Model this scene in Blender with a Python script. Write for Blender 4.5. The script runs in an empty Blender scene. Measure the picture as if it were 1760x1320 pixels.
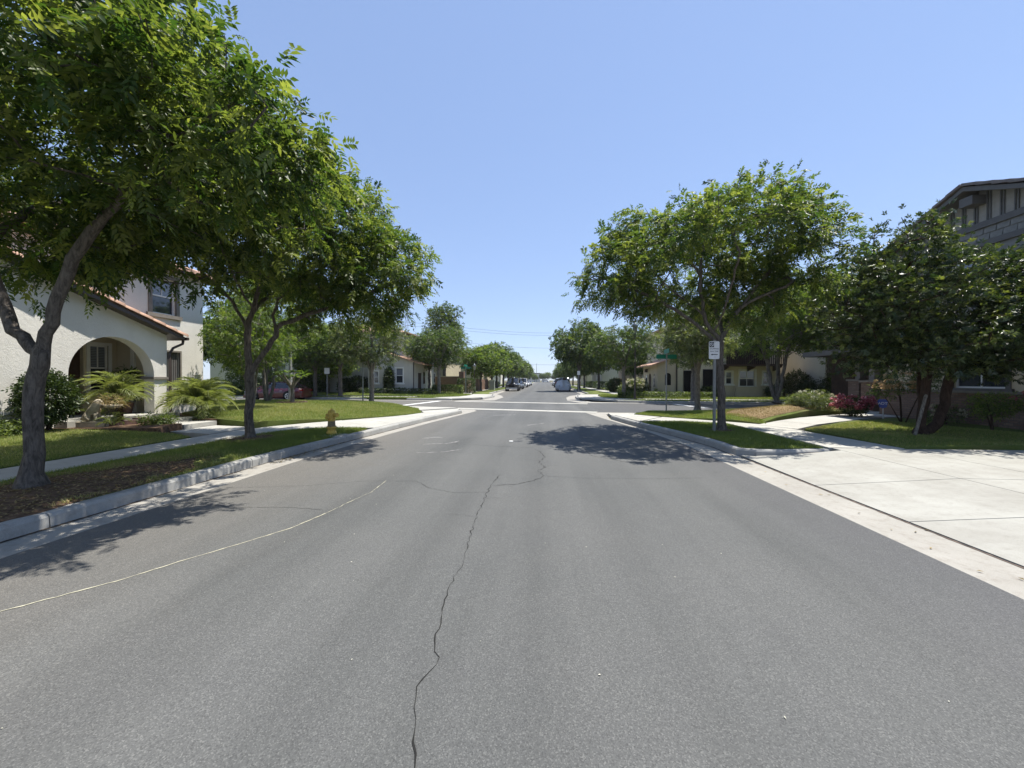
import bpy, bmesh, math, random
import numpy as np
from mathutils import Vector, Matrix

SC = bpy.context.scene
COL = SC.collection
R = math.radians
random.seed(7)
RNG = np.random.default_rng(7)

# ------------------------------------------------------------------ camera
cam_d = bpy.data.cameras.new('camera')
cam_d.sensor_width = 36.0
cam_d.lens = 36.0 * 660 / 1760
cam_d.clip_start = 0.05
cam_d.clip_end = 4000
cam = bpy.data.objects.new('camera', cam_d)
COL.objects.link(cam)
cam.location = (0, 0, 1.6)
cam.rotation_euler = (R(90 - 0.605), 0, R(4.764))
SC.camera = cam

# ------------------------------------------------------------------ light
SUN = Vector((0.31, 0.17, 1.0)).normalized()
elev = math.asin(SUN.z)
azim = math.atan2(SUN.x, SUN.y)
world = bpy.data.worlds.new('World')
SC.world = world
world.use_nodes = True
wn = world.node_tree
wn.nodes.clear()
sky = wn.nodes.new('ShaderNodeTexSky')
sky.sky_type = 'NISHITA'
sky.sun_disc = False
sky.sun_elevation = elev
sky.sun_rotation = azim
sky.altitude = 50
sky.air_density = 1.0
sky.dust_density = 0.1
sky.ozone_density = 2.5
# the camera's soft highlight response, applied evenly to the whole sky
gam = wn.nodes.new('ShaderNodeGamma')
gam.inputs['Gamma'].default_value = 0.5
tin = wn.nodes.new('ShaderNodeMix')
tin.data_type = 'RGBA'; tin.blend_type = 'MULTIPLY'
tin.inputs[0].default_value = 1.0
tin.inputs[7].default_value = (1.220, 1.398, 1.802, 1)
bg = wn.nodes.new('ShaderNodeBackground')
bg.inputs['Strength'].default_value = 0.14
wo = wn.nodes.new('ShaderNodeOutputWorld')
wn.links.new(sky.outputs[0], gam.inputs[0])
wn.links.new(gam.outputs[0], tin.inputs[6])
wn.links.new(tin.outputs[2], bg.inputs[0])
wn.links.new(bg.outputs[0], wo.inputs[0])
sun_d = bpy.data.lights.new('sun', 'SUN')
sun_d.energy = 5.0
sun_d.angle = R(0.53)
sun_d.color = (1.0, 0.955, 0.88)
sun = bpy.data.objects.new('sun', sun_d)
COL.objects.link(sun)
sun.rotation_euler = SUN.to_track_quat('Z', 'Y').to_euler()
sun.location = (20, 15, 60)
vs = SC.view_settings
vs.view_transform = 'Standard'
vs.look = 'None'
vs.gamma = 1.0
vs.use_curve_mapping = False
vs.exposure = 0.77
SC.cycles.use_denoising = True
SC.cycles.max_bounces = 6
SC.cycles.transparent_max_bounces = 6
SC.cycles.transmission_bounces = 3
SC.cycles.diffuse_bounces = 3
SC.cycles.glossy_bounces = 2
SC.cycles.caustics_reflective = False
SC.cycles.caustics_refractive = False

# ------------------------------------------------------------------ materials
MATS = {}
class NT:
    def __init__(s, name):
        s.m = bpy.data.materials.new(name); s.m.use_nodes = True
        s.t = s.m.node_tree; s.t.nodes.clear()
        s.out = s.n('ShaderNodeOutputMaterial')
    def n(s, typ, **kw):
        nd = s.t.nodes.new(typ)
        for k, v in kw.items(): setattr(nd, k, v)
        return nd
    def l(s, a, b): s.t.links.new(a, b)
    def coord(s, kind='Object', scale=None):
        c = s.n('ShaderNodeTexCoord').outputs[kind]
        if scale is None: return c
        mp = s.n('ShaderNodeMapping'); mp.inputs['Scale'].default_value = scale
        s.l(c, mp.inputs['Vector']); return mp.outputs[0]
    def noise(s, vec, scale, detail=4, rough=0.55, dist=0):
        nd = s.n('ShaderNodeTexNoise'); nd.inputs['Scale'].default_value = scale
        nd.inputs['Detail'].default_value = detail; nd.inputs['Roughness'].default_value = rough
        nd.inputs['Distortion'].default_value = dist
        s.l(vec, nd.inputs['Vector']); return nd.outputs['Fac']
    def ramp(s, fac, stops):
        r = s.n('ShaderNodeValToRGB'); e = r.color_ramp.elements
        while len(e) < len(stops): e.new(0.5)
        for el, (p, c) in zip(e, stops):
            el.position = p; el.color = (*c, 1) if len(c) == 3 else c
        s.l(fac, r.inputs[0]); return r.outputs[0]
    def mix(s, fac, a, b, typ='MIX'):
        m = s.n('ShaderNodeMix', data_type='RGBA', blend_type=typ)
        for sock, v in ((m.inputs[0], fac), (m.inputs[6], a), (m.inputs[7], b)):
            if hasattr(v, 'is_linked'): s.l(v, sock)
            elif isinstance(v, (int, float)): sock.default_value = v
            else: sock.default_value = (*v, 1)
        return m.outputs[2]
    def math(s, op, a, b=0.0):
        m = s.n('ShaderNodeMath', operation=op)
        for sock, v in ((m.inputs[0], a), (m.inputs[1], b)):
            if hasattr(v, 'is_linked'): s.l(v, sock)
            else: sock.default_value = v
        return m.outputs[0]
    def bump(s, h, strength=0.3, dist=0.01):
        b = s.n('ShaderNodeBump'); b.inputs['Strength'].default_value = strength
        b.inputs['Distance'].default_value = dist
        s.l(h, b.inputs['Height']); return b.outputs[0]
    def bsdf(s, color, rough=0.8, spec=0.3, normal=None, metal=0.0, coat=0.0):
        p = s.n('ShaderNodeBsdfPrincipled')
        for key, v in (('Base Color', color), ('Roughness', rough)):
            if hasattr(v, 'is_linked'): s.l(v, p.inputs[key])
            elif isinstance(v, (int, float)): p.inputs[key].default_value = v
            else: p.inputs[key].default_value = (*v, 1)
        p.inputs['Specular IOR Level'].default_value = spec
        p.inputs['Metallic'].default_value = metal
        p.inputs['Coat Weight'].default_value = coat
        p.inputs['Coat Roughness'].default_value = 0.06
        if normal is not None: s.l(normal, p.inputs['Normal'])
        return p.outputs[0]
    def done(s, sh):
        s.l(sh, s.out.inputs[0]); MATS[s.m.name] = s.m; return s.m

def plain(name, col, rough=0.6, spec=0.3, metal=0.0, coat=0.0, var=0.12, scale=6.0, bump=0.0, bscale=60):
    m = NT(name); c = m.coord()
    n = m.noise(c, scale, 5)
    dark = tuple(x * (1 - var) for x in col); lite = tuple(min(1, x * (1 + var)) for x in col)
    cc = m.ramp(n, [(0.3, dark), (0.7, lite)])
    nor = None
    if bump: nor = m.bump(m.noise(c, bscale, 5, 0.7), bump, 0.01)
    return m.done(m.bsdf(cc, rough, spec, nor, metal, coat))

def asphalt():
    m = NT('asphalt'); c = m.coord()
    big = m.noise(c, 0.35, 3, 0.5)
    streak = m.noise(m.coord(scale=(1.0, 0.05, 1)), 1.3, 5, 0.65)
    blotch = m.noise(c, 2.2, 5, 0.65)
    base = m.ramp(streak, [(0.3, (0.063, 0.065, 0.063)), (0.7, (0.096, 0.098, 0.095))])
    base = m.mix(m.ramp(big, [(0.4, (0, 0, 0)), (0.7, (0.4, 0.4, 0.4))]), base, (0.122, 0.120, 0.114))
    base = m.mix(m.ramp(blotch, [(0.35, (0.18, 0.18, 0.18)), (0.6, (0, 0, 0))]), base, (0.072, 0.074, 0.074))
    # dusty beige band by the left kerb, fresher dark band by the right gutter
    x = m.n('ShaderNodeSeparateXYZ'); m.l(c, x.inputs[0])
    wob = m.math('MULTIPLY', m.math('SUBTRACT', blotch, 0.5), 1.4)
    xs = m.math('ADD', x.outputs[0], wob)
    dust = m.n('ShaderNodeMapRange'); m.l(xs, dust.inputs[0])
    dust.inputs[1].default_value = -2.4; dust.inputs[2].default_value = -4.4
    dust.inputs[3].default_value = 0; dust.inputs[4].default_value = 0.5
    base = m.mix(dust.outputs[0], base, (0.150, 0.138, 0.120))
    fr = m.n('ShaderNodeMapRange'); m.l(xs, fr.inputs[0])
    fr.inputs[1].default_value = 2.3; fr.inputs[2].default_value = 3.4
    fr.inputs[3].default_value = 0; fr.inputs[4].default_value = 0.7
    base = m.mix(fr.outputs[0], base, (0.078, 0.078, 0.080))
    for cx, amt in ((-3.0, .20), (-1.55, .22), (0.35, .20), (1.75, .22)):
        dxx = m.math('ABSOLUTE', m.math('SUBTRACT', m.math('ADD', x.outputs[0], m.math('MULTIPLY', wob, .25)), cx))
        wp = m.n('ShaderNodeMapRange'); wp.interpolation_type = 'SMOOTHSTEP'; m.l(dxx, wp.inputs[0])
        wp.inputs[1].default_value = .5; wp.inputs[2].default_value = 0; wp.inputs[3].default_value = 0; wp.inputs[4].default_value = amt
        base = m.mix(wp.outputs[0], base, (0.135, 0.136, 0.131))
    dr_ = m.n('ShaderNodeTexVoronoi'); dr_.inputs['Scale'].default_value = .9; m.l(c, dr_.inputs['Vector'])
    ds = m.n('ShaderNodeMapRange'); m.l(m.math('ADD', dr_.outputs['Distance'], m.math('MULTIPLY', m.noise(c, 14, 3), .12)), ds.inputs[0])
    ds.inputs[1].default_value = .13; ds.inputs[2].default_value = .07; ds.inputs[3].default_value = 0; ds.inputs[4].default_value = .35
    base = m.mix(ds.outputs[0], base, (0.05, 0.05, 0.05))
    v = m.n('ShaderNodeTexVoronoi'); v.inputs['Scale'].default_value = 170; m.l(c, v.inputs['Vector'])
    sp = m.n('ShaderNodeSeparateColor'); m.l(v.outputs['Color'], sp.inputs[0])
    grain = m.ramp(sp.outputs[0], [(0.0, (0.62, 0.62, 0.62)), (0.25, (0.88, 0.88, 0.88)), (0.8, (1.08, 1.08, 1.07)), (0.97, (1.6, 1.58, 1.54))])
    base = m.mix(0.85, base, grain, 'MULTIPLY')
    fine = m.noise(c, 260, 2, 0.6)
    nor = m.bump(m.math('ADD', v.outputs['Distance'], fine), 0.35, 0.004)
    return m.done(m.bsdf(base, 0.82, 0.35, nor))
asphalt()

def concrete(name, a, b, stain=(0.16, 0.14, 0.12), amt=0.5):
    m = NT(name); c = m.coord()
    n1 = m.noise(c, 1.1, 6, 0.65); n2 = m.noise(c, 9, 6, 0.7); n3 = m.noise(c, 170, 2, 0.6)
    col = m.ramp(n1, [(0.3, a), (0.7, b)])
    col = m.mix(m.ramp(n2, [(0.5, (0, 0, 0)), (0.78, (amt, amt, amt))]), col, stain)
    g = m.ramp(n3, [(0.3, (0.8, 0.8, 0.8)), (0.7, (1.12, 1.12, 1.12))])
    col = m.mix(0.7, col, g, 'MULTIPLY')
    nor = m.bump(m.math('ADD', n3, n2), 0.25, 0.004)
    return m.done(m.bsdf(col, 0.85, 0.25, nor))
concrete('concrete', (0.34, 0.33, 0.295), (0.43, 0.42, 0.38), amt=0.35)
concrete('curb_concrete', (0.26, 0.26, 0.25), (0.37, 0.365, 0.34), amt=0.55)
concrete('gutter_concrete', (0.27, 0.255, 0.225), (0.345, 0.33, 0.295), (0.17, 0.14, 0.11), amt=0.6)
concrete('drive_concrete', (0.27, 0.26, 0.23), (0.36, 0.355, 0.32), (0.2, 0.185, 0.16), amt=0.5)
plain('joint_dirt', (0.085, 0.07, 0.058), 0.95, 0.1, var=0.4)
plain('drive_joint', (0.11, 0.085, 0.07), 0.95, 0.1, var=0.5, scale=12)
plain('crack_dark', (0.022, 0.022, 0.021), 0.95, 0.1)
plain('chalk', (0.42, 0.40, 0.30), 0.9, 0.1, var=0.25, scale=30)
plain('paint_ghost', (0.20, 0.198, 0.19), 0.8, 0.3, var=0.3, scale=12)
plain('white_paint', (0.62, 0.62, 0.6), 0.7, 0.3, var=0.25, scale=9)

def stucco(name, col, var=0.08):
    m = NT(name); c = m.coord()
    n1 = m.noise(c, 0.8, 5, 0.6); n2 = m.noise(c, 45, 6, 0.75)
    cc = m.ramp(n1, [(0.3, tuple(x * (1 - var) for x in col)), (0.7, tuple(x * (1 + var) for x in col))])
    streak = m.noise(m.coord(scale=(1, 1, 0.12)), 3.2, 4)
    cc = m.mix(m.ramp(streak, [(0.55, (0, 0, 0)), (0.8, (0.22, 0.22, 0.22))]), cc, tuple(x * 0.7 for x in col))
    return m.done(m.bsdf(cc, 0.9, 0.15, m.bump(m.math('ADD', n2, m.math('MULTIPLY', m.noise(c, 11, 5, 0.7, 1.5), 1.4)), 0.55, 0.016)))
stucco('stucco_white', (0.70, 0.675, 0.615))
stucco('stucco_cream', (0.56, 0.49, 0.36))
stucco('stucco_grey', (0.50, 0.475, 0.42))
stucco('stucco_tan', (0.52, 0.44, 0.33))
stucco('stucco_pink', (0.55, 0.43, 0.36))
plain('trim_taupe', (0.20, 0.18, 0.155), 0.7)
plain('trim_white', (0.72, 0.71, 0.68), 0.5, 0.4, var=0.05)
plain('trim_dark', (0.12, 0.115, 0.11), 0.7)
plain('batten_board', (0.31, 0.285, 0.25), 0.8, var=0.1)
plain('shingle_grey', (0.20, 0.195, 0.18), 0.85, var=0.2, bump=0.3, bscale=40)
plain('wood_dark', (0.055, 0.032, 0.022), 0.75, var=0.3, bump=0.2)
plain('gutter_brown', (0.055, 0.04, 0.034), 0.4, 0.5)
plain('clay_tile', (0.42, 0.265, 0.19), 0.85, var=0.35, scale=4, bump=0.3, bscale=50)
plain('concrete_tile', (0.17, 0.145, 0.135), 0.85, var=0.25, scale=5, bump=0.3, bscale=50)
plain('blind', (0.16, 0.165, 0.18), 0.7)
m_ = NT('glass_blind')
wv = m_.n('ShaderNodeTexWave'); wv.bands_direction = 'Z'; wv.inputs['Scale'].default_value = 6.0; m_.l(m_.coord(), wv.inputs['Vector'])
m_.done(m_.bsdf(m_.ramp(wv.outputs['Fac'], [(0.2, (0.10, 0.11, 0.13)), (0.8, (0.24, 0.26, 0.30))]), 0.07, 0.8))
plain('room_shade', (0.01, 0.008, 0.008), 0.9)  # near-black colour that paints interior shade onto solid door and window panels
plain('soil', (0.115, 0.075, 0.05), 0.95, 0.1, var=0.5, scale=14, bump=0.6, bscale=40)
plain('red_edge', (0.12, 0.07, 0.06), 0.9, var=0.4, scale=8, bump=0.4)
plain('stone_pale', (0.42, 0.36, 0.27), 0.85, var=0.25, scale=12, bump=0.5)
plain('galvanised', (0.27, 0.28, 0.29), 0.45, 0.5, metal=0.6, scale=20)
plain('lamp_post', (0.21, 0.21, 0.20), 0.7, var=0.15, bump=0.2)
plain('sign_white', (0.66, 0.66, 0.66), 0.45, 0.4, var=0.04)
plain('sign_black', (0.012, 0.012, 0.014), 0.5)
plain('sign_green', (0.005, 0.16, 0.10), 0.4, 0.5)
plain('sign_blue', (0.02, 0.05, 0.28), 0.4, 0.5)
plain('sign_back', (0.36, 0.36, 0.35), 0.45, 0.5, metal=0.5)
plain('hydrant_yellow', (0.52, 0.36, 0.07), 0.6, 0.4, var=0.3, scale=18, bump=0.2)
plain('hydrant_base', (0.20, 0.165, 0.10), 0.8, 0.3, var=0.35, scale=15, bump=0.3)
plain('rubber', (0.015, 0.015, 0.015), 0.85, 0.2)
plain('rim_metal', (0.45, 0.46, 0.48), 0.3, 0.5, metal=0.8)
plain('car_glass', (0.012, 0.014, 0.017), 0.06, 0.8)
plain('glass', (0.03, 0.036, 0.045), 0.06, 0.9)
plain('light_lens', (0.6, 0.6, 0.62), 0.15, 0.7)
plain('tail_lens', (0.25, 0.008, 0.008), 0.2, 0.6)
for nm, cc in (('paint_red', (0.075, 0.004, 0.008)), ('paint_black', (0.014, 0.014, 0.016)), ('paint_grey', (0.10, 0.105, 0.11)),
               ('paint_white', (0.65, 0.65, 0.64)), ('paint_silver', (0.36, 0.37, 0.38)), ('paint_blue', (0.03, 0.06, 0.13))):
    plain(nm, cc, 0.32, 0.5, coat=0.7, var=0.03)
plain('car_cover', (0.48, 0.49, 0.51), 0.75, 0.25, var=0.12, bump=0.3, bscale=14)
plain('cable', (0.10, 0.11, 0.13), 0.6)
plain('steel_far', (0.30, 0.33, 0.38), 0.6, metal=0.3)
plain('box_beige', (0.36, 0.37, 0.33), 0.6)

def brick(name, c1, c2, mortar):
    m = NT(name)
    g = m.coord('Object')
    s = m.n('ShaderNodeSeparateXYZ'); m.l(g, s.inputs[0])
    cb = m.n('ShaderNodeCombineXYZ')
    m.l(m.math('ADD', s.outputs[0], s.outputs[1]), cb.inputs[0]); m.l(s.outputs[2], cb.inputs[1])
    b = m.n('ShaderNodeTexBrick'); m.l(cb.outputs[0], b.inputs['Vector'])
    b.inputs['Color1'].default_value = (*c1, 1); b.inputs['Color2'].default_value = (*c2, 1)
    b.inputs['Mortar'].default_value = (*mortar, 1); b.inputs['Scale'].default_value = 1.0
    b.inputs['Brick Width'].default_value = 0.24; b.inputs['Row Height'].default_value = 0.08
    b.inputs['Mortar Size'].default_value = 0.008
    col = m.mix(0.6, b.outputs['Color'], m.ramp(m.noise(g, 22, 5), [(0.3, (0.6, 0.6, 0.6)), (0.7, (1.2, 1.2, 1.2))]), 'MULTIPLY')
    return m.done(m.bsdf(col, 0.9, 0.2, m.bump(m.math('SUBTRACT', 1.0, b.outputs['Fac']), 0.6, 0.012)))
brick('brick', (0.17, 0.11, 0.085), (0.24, 0.17, 0.13), (0.13, 0.115, 0.10))
brick('block_wall', (0.22, 0.135, 0.095), (0.25, 0.155, 0.11), (0.15, 0.10, 0.08))

def bark(name, a, b):
    m = NT(name); c = m.coord()
    v = m.noise(m.coord(scale=(1, 1, 0.22)), 26, 6, 0.7, 0.6)
    w = m.noise(c, 5, 5, 0.6)
    col = m.mix(w, m.ramp(v, [(0.36, tuple(x * 0.3 for x in a)), (0.6, a)]), m.ramp(v, [(0.36, tuple(x * 0.4 for x in b)), (0.62, b)]))
    return m.done(m.bsdf(col, 0.92, 0.12, m.bump(v, 0.9, 0.03)))
bark('bark_grey', (0.135, 0.115, 0.098), (0.20, 0.175, 0.15))
bark('bark_pale', (0.21, 0.185, 0.155), (0.30, 0.27, 0.23))
bark('bark_dark', (0.055, 0.035, 0.026), (0.09, 0.06, 0.045))

def leaf(name, dark, mid, lite, trans=0.42, rough=0.45, spec=0.4, glow=1.5):
    m = NT(name)
    at = m.n('ShaderNodeAttribute'); at.attribute_name = 'tint'
    col = m.ramp(at.outputs['Fac'], [(0.0, dark), (0.55, mid), (1.0, lite)])
    p = m.bsdf(col, rough, spec)
    tr = m.n('ShaderNodeBsdfTranslucent')
    m.l(m.mix(1.0, col, (1.22 * glow, 1.22 * glow, 0.58 * glow), 'MULTIPLY'), tr.inputs[0])
    mx = m.n('ShaderNodeMixShader'); mx.inputs[0].default_value = trans
    m.l(p, mx.inputs[1]); m.l(tr.outputs[0], mx.inputs[2])
    return m.done(mx.outputs[0])
leaf('leaf_pistache', (0.026, 0.058, 0.012), (0.090, 0.126, 0.031), (0.185, 0.215, 0.057), trans=0.5)
leaf('leaf_glossy', (0.016, 0.034, 0.011), (0.045, 0.07, 0.020), (0.15, 0.18, 0.045), trans=0.32, rough=0.36, spec=0.55)
leaf('leaf_street', (0.028, 0.054, 0.013), (0.068, 0.108, 0.025), (0.13, 0.17, 0.042), trans=0.38)
leaf('leaf_lime', (0.045, 0.08, 0.018), (0.10, 0.15, 0.034), (0.17, 0.215, 0.055), trans=0.48)
leaf('leaf_sage', (0.055, 0.08, 0.034), (0.115, 0.145, 0.062), (0.20, 0.23, 0.10), trans=0.38)
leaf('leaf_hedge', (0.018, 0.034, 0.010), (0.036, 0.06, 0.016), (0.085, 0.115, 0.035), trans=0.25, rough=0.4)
leaf('leaf_hedge_sun_tint', (0.05, 0.075, 0.02), (0.10, 0.14, 0.035), (0.17, 0.21, 0.06), trans=0.3)  # lighter copy of the hedge green, sunlight put into the leaf colour
leaf('leaf_palm', (0.065, 0.095, 0.028), (0.135, 0.17, 0.055), (0.25, 0.27, 0.12), trans=0.35, rough=0.4)
leaf('grass', (0.11, 0.155, 0.034), (0.20, 0.25, 0.065), (0.36, 0.34, 0.15), trans=0.4, rough=0.6, glow=1.1)
leaf('grass_dry', (0.13, 0.105, 0.045), (0.26, 0.195, 0.09), (0.40, 0.30, 0.155), trans=0.25, rough=0.7, glow=1.0)
leaf('petal_red', (0.26, 0.035, 0.07), (0.44, 0.10, 0.15), (0.62, 0.32, 0.36), trans=0.25, rough=0.6, glow=0.8)
leaf('petal_white', (0.45, 0.44, 0.36), (0.62, 0.6, 0.5), (0.75, 0.72, 0.6), trans=0.25, rough=0.6, glow=0.6)
leaf('petal_peach', (0.45, 0.26, 0.13), (0.62, 0.42, 0.25), (0.72, 0.6, 0.42), trans=0.25, rough=0.6, glow=0.6)
leaf('petal_orange', (0.45, 0.08, 0.03), (0.6, 0.15, 0.06), (0.7, 0.3, 0.15), trans=0.25, rough=0.6, glow=0.6)

def lawn_mat(name, a, b, d, dryamt):
    m = NT(name); c = m.coord()
    n1 = m.noise(c, 0.8, 5, 0.6); n2 = m.noise(c, 60, 4, 0.7)
    col = m.ramp(n2, [(0.3, a), (0.7, b)])
    col = m.mix(m.ramp(n1, [(0.45, (0, 0, 0)), (0.7, (dryamt,) * 3)]), col, d)
    return m.done(m.bsdf(col, 0.95, 0.1, m.bump(n2, 0.8, 0.03)))
lawn_mat('lawn_green', (0.075, 0.105, 0.026), (0.15, 0.19, 0.05), (0.15, 0.12, 0.06), 0.55)
lawn_mat('lawn_dry', (0.17, 0.12, 0.065), (0.34, 0.25, 0.145), (0.10, 0.09, 0.04), 0.4)
lawn_mat('ground_far', (0.07, 0.075, 0.035), (0.14, 0.12, 0.075), (0.16, 0.13, 0.09), 0.6)

# ------------------------------------------------------------------ mesh helpers
def link(o, parent=None, label=None, cat=None, group=None, kind=None):
    if o.name not in COL.objects: COL.objects.link(o)
    if parent is not None: o.parent = parent
    if label: o['label'] = label
    if cat: o['category'] = cat
    if group: o['group'] = group
    if kind: o['kind'] = kind
    return o
def empty(name, loc=(0, 0, 0), rz=0.0, label=None, cat=None, group=None, kind=None):
    o = bpy.data.objects.new(name, None)
    o.empty_display_size = 0.2
    o.location = loc; o.rotation_euler = (0, 0, rz)
    return link(o, None, label, cat, group, kind)
def np_mesh(name, V, F, mats, tint=None, smooth=False, mi=None):
    """V (n,3) float, F (m,k) int with one k"""
    V = np.asarray(V, np.float32); F = np.asarray(F, np.int32)
    me = bpy.data.meshes.new(name)
    me.vertices.add(len(V)); me.vertices.foreach_set('co', V.ravel())
    m, k = F.shape
    me.loops.add(m * k); me.loops.foreach_set('vertex_index', F.ravel())
    me.polygons.add(m); me.polygons.foreach_set('loop_start', np.arange(0, m * k, k, dtype=np.int32))
    if smooth: me.polygons.foreach_set('use_smooth', np.ones(m, bool))
    if mi is not None: me.polygons.foreach_set('material_index', np.asarray(mi, np.int32))
    for mt in (mats if isinstance(mats, (list, tuple)) else [mats]): me.materials.append(MATS[mt])
    if tint is not None:
        a = me.attributes.new('tint', 'FLOAT', 'POINT'); a.data.foreach_set('value', np.asarray(tint, np.float32))
    me.update(calc_edges=True)
    return me
class MB:
    """collects boxes, prisms, tubes and lathes and builds ONE mesh object"""
    def __init__(s): s.v = []; s.f = []; s.sm = []
    def add(s, vs, fs, smooth=False):
        o = len(s.v); s.v += [tuple(map(float, p)) for p in vs]
        s.f += [[o + i for i in f] for f in fs]; s.sm += [smooth] * len(fs); return s
    def box(s, x0, x1, y0, y1, z0, z1):
        return s.add([(x0, y0, z0), (x1, y0, z0), (x1, y1, z0), (x0, y1, z0), (x0, y0, z1), (x1, y0, z1), (x1, y1, z1), (x0, y1, z1)],
                     [(0, 3, 2, 1), (4, 5, 6, 7), (0, 1, 5, 4), (1, 2, 6, 5), (2, 3, 7, 6), (3, 0, 4, 7)])
    def prism(s, poly, a0, a1, axis='z'):
        def P(u, v, a):
            return {'z': (u, v, a), 'x': (a, u, v), 'y': (u, a, v)}[axis]
        n = len(poly)
        vs = [P(u, v, a0) for u, v in poly] + [P(u, v, a1) for u, v in poly]
        fs = [tuple(range(n))[::-1], tuple(range(n, 2 * n))] + [(i, (i + 1) % n, n + (i + 1) % n, n + i) for i in range(n)]
        return s.add(vs, fs)
    def tube(s, pts, rad, n=8, cap=True):
        pts = [Vector(p) for p in pts]
        if not hasattr(rad, '__len__'): rad = [rad] * len(pts)
        vs = []; up = None
        for i, p in enumerate(pts):
            d = (pts[min(i + 1, len(pts) - 1)] - pts[max(i - 1, 0)]).normalized()
            if up is None: up = d.orthogonal().normalized()
            up = (up - d * up.dot(d)).normalized(); b = d.cross(up)
            for k in range(n):
                a = 2 * math.pi * k / n
                vs.append(p + (up * math.cos(a) + b * math.sin(a)) * rad[i])
        fs = [(i * n + k, i * n + (k + 1) % n, (i + 1) * n + (k + 1) % n, (i + 1) * n + k) for i in range(len(pts) - 1) for k in range(n)]
        s.add(vs, fs, True)
        if cap: s.add(vs[:n], [tuple(range(n))[::-1]]); s.add(vs[-n:], [tuple(range(n))])
        return s
    def lathe(s, prof, cx=0, cy=0, n=16, smooth=True):
        vs = []; m = len(prof)
        for k in range(n):
            a = 2 * math.pi * k / n
            vs += [(cx + r * math.cos(a), cy + r * math.sin(a), z) for r, z in prof]
        fs = [(k * m + i, ((k + 1) % n) * m + i, ((k + 1) % n) * m + i + 1, k * m + i + 1) for k in range(n) for i in range(m - 1)]
        s.add(vs, fs, smooth)
        if prof[0][0] > 1e-4: s.add([vs[k * m] for k in range(n)], [tuple(range(n))[::-1]])
        if prof[-1][0] > 1e-4: s.add([vs[k * m + m - 1] for k in range(n)], [tuple(range(n))])
        return s
    def mesh(s, name, mat):
        me = bpy.data.meshes.new(name)
        me.from_pydata(s.v, [], s.f)
        me.polygons.foreach_set('use_smooth', s.sm)
        me.materials.append(MATS[mat]); me.update()
        return me
    def build(s, name, mat, parent=None, label=None, cat=None, group=None, kind=None, bevel=0.0):
        o = bpy.data.objects.new(name, s.mesh(name, mat))
        link(o, parent, label, cat, group, kind)
        if bevel:
            b = o.modifiers.new('bevel', 'BEVEL'); b.width = bevel; b.segments = 2; b.limit_method = 'ANGLE'
        return o
def bx(name, mat, parent, *b, **kw): return MB().box(*b).build(name, mat, parent, **kw)
def inst(name, me, parent, loc=(0, 0, 0), rot=(0, 0, 0), sc=(1, 1, 1)):
    o = bpy.data.objects.new(name, me); o.location = loc; o.rotation_euler = rot; o.scale = sc
    return link(o, parent)
def copy_tree(o, parent=None):
    c = o.copy(); COL.objects.link(c); c.parent = parent
    for ch in o.children: copy_tree(ch, c)
    return c
def resample(pts, n):
    P = np.array(pts, float); d = np.r_[0, np.cumsum(np.linalg.norm(np.diff(P, axis=0), axis=1))]
    t = np.linspace(0, d[-1], n)
    return np.stack([np.interp(t, d, P[:, i]) for i in range(P.shape[1])], 1)
def smooth_path(pts, n):
    """Catmull-Rom through pts"""
    P = np.array(pts, float); P = np.vstack([2 * P[0] - P[1], P, 2 * P[-1] - P[-2]])
    out = []
    m = len(P) - 3
    for k in range(n):
        u = k / (n - 1) * m; i = min(int(u), m - 1); t = u - i
        a, b, c, d = P[i:i + 4]
        out.append(0.5 * ((2 * b) + (-a + c) * t + (2 * a - 5 * b + 4 * c - d) * t * t + (-a + 3 * b - 3 * c + d) * t ** 3))
    return np.array(out)
def inpoly(x, y, poly):
    ins = np.zeros(len(x), bool); n = len(poly)
    for i in range(n):
        x0, y0 = poly[i]; x1, y1 = poly[(i + 1) % n]
        if y0 == y1: continue
        c = ((y0 > y) != (y1 > y)) & (x < (x1 - x0) * (y - y0) / (y1 - y0) + x0)
        ins ^= c
    return ins
def sheet(name, poly, h, mat, step=1.0, skirt=0.25, parent=None, kind='structure', label=None, smooth=True):
    bm = bmesh.new()
    f = bm.faces.new([bm.verts.new((x, y, 0)) for x, y in poly])
    f.normal_update()
    if f.normal.z < 0: f.normal_flip()
    xs = [p[0] for p in poly]; ys = [p[1] for p in poly]
    if step:
        for ax, lo, hi in ((0, min(xs), max(xs)), (1, min(ys), max(ys))):
            a = math.floor(lo / step) * step + step
            while a < hi:
                co = [0, 0, 0]; co[ax] = a; no = [0, 0, 0]; no[ax] = 1
                bmesh.ops.bisect_plane(bm, geom=bm.verts[:] + bm.edges[:] + bm.faces[:], plane_co=co, plane_no=no)
                a += step
    bmesh.ops.triangulate(bm, faces=bm.faces[:])
    for v in bm.verts: v.co.z = h(v.co.x, v.co.y) if callable(h) else h
    for fc in bm.faces: fc.smooth = smooth
    if skirt:
        r = bmesh.ops.extrude_edge_only(bm, edges=[e for e in bm.edges if e.is_boundary])
        for v in [g for g in r['geom'] if isinstance(g, bmesh.types.BMVert)]: v.co.z -= skirt
        for fc in [g for g in r['geom'] if isinstance(g, bmesh.types.BMFace)]: fc.smooth = False
    me = bpy.data.meshes.new(name); bm.to_mesh(me); bm.free()
    me.materials.append(MATS[mat])
    o = bpy.data.objects.new(name, me)
    return link(o, parent, label=label, kind=kind)

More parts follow.
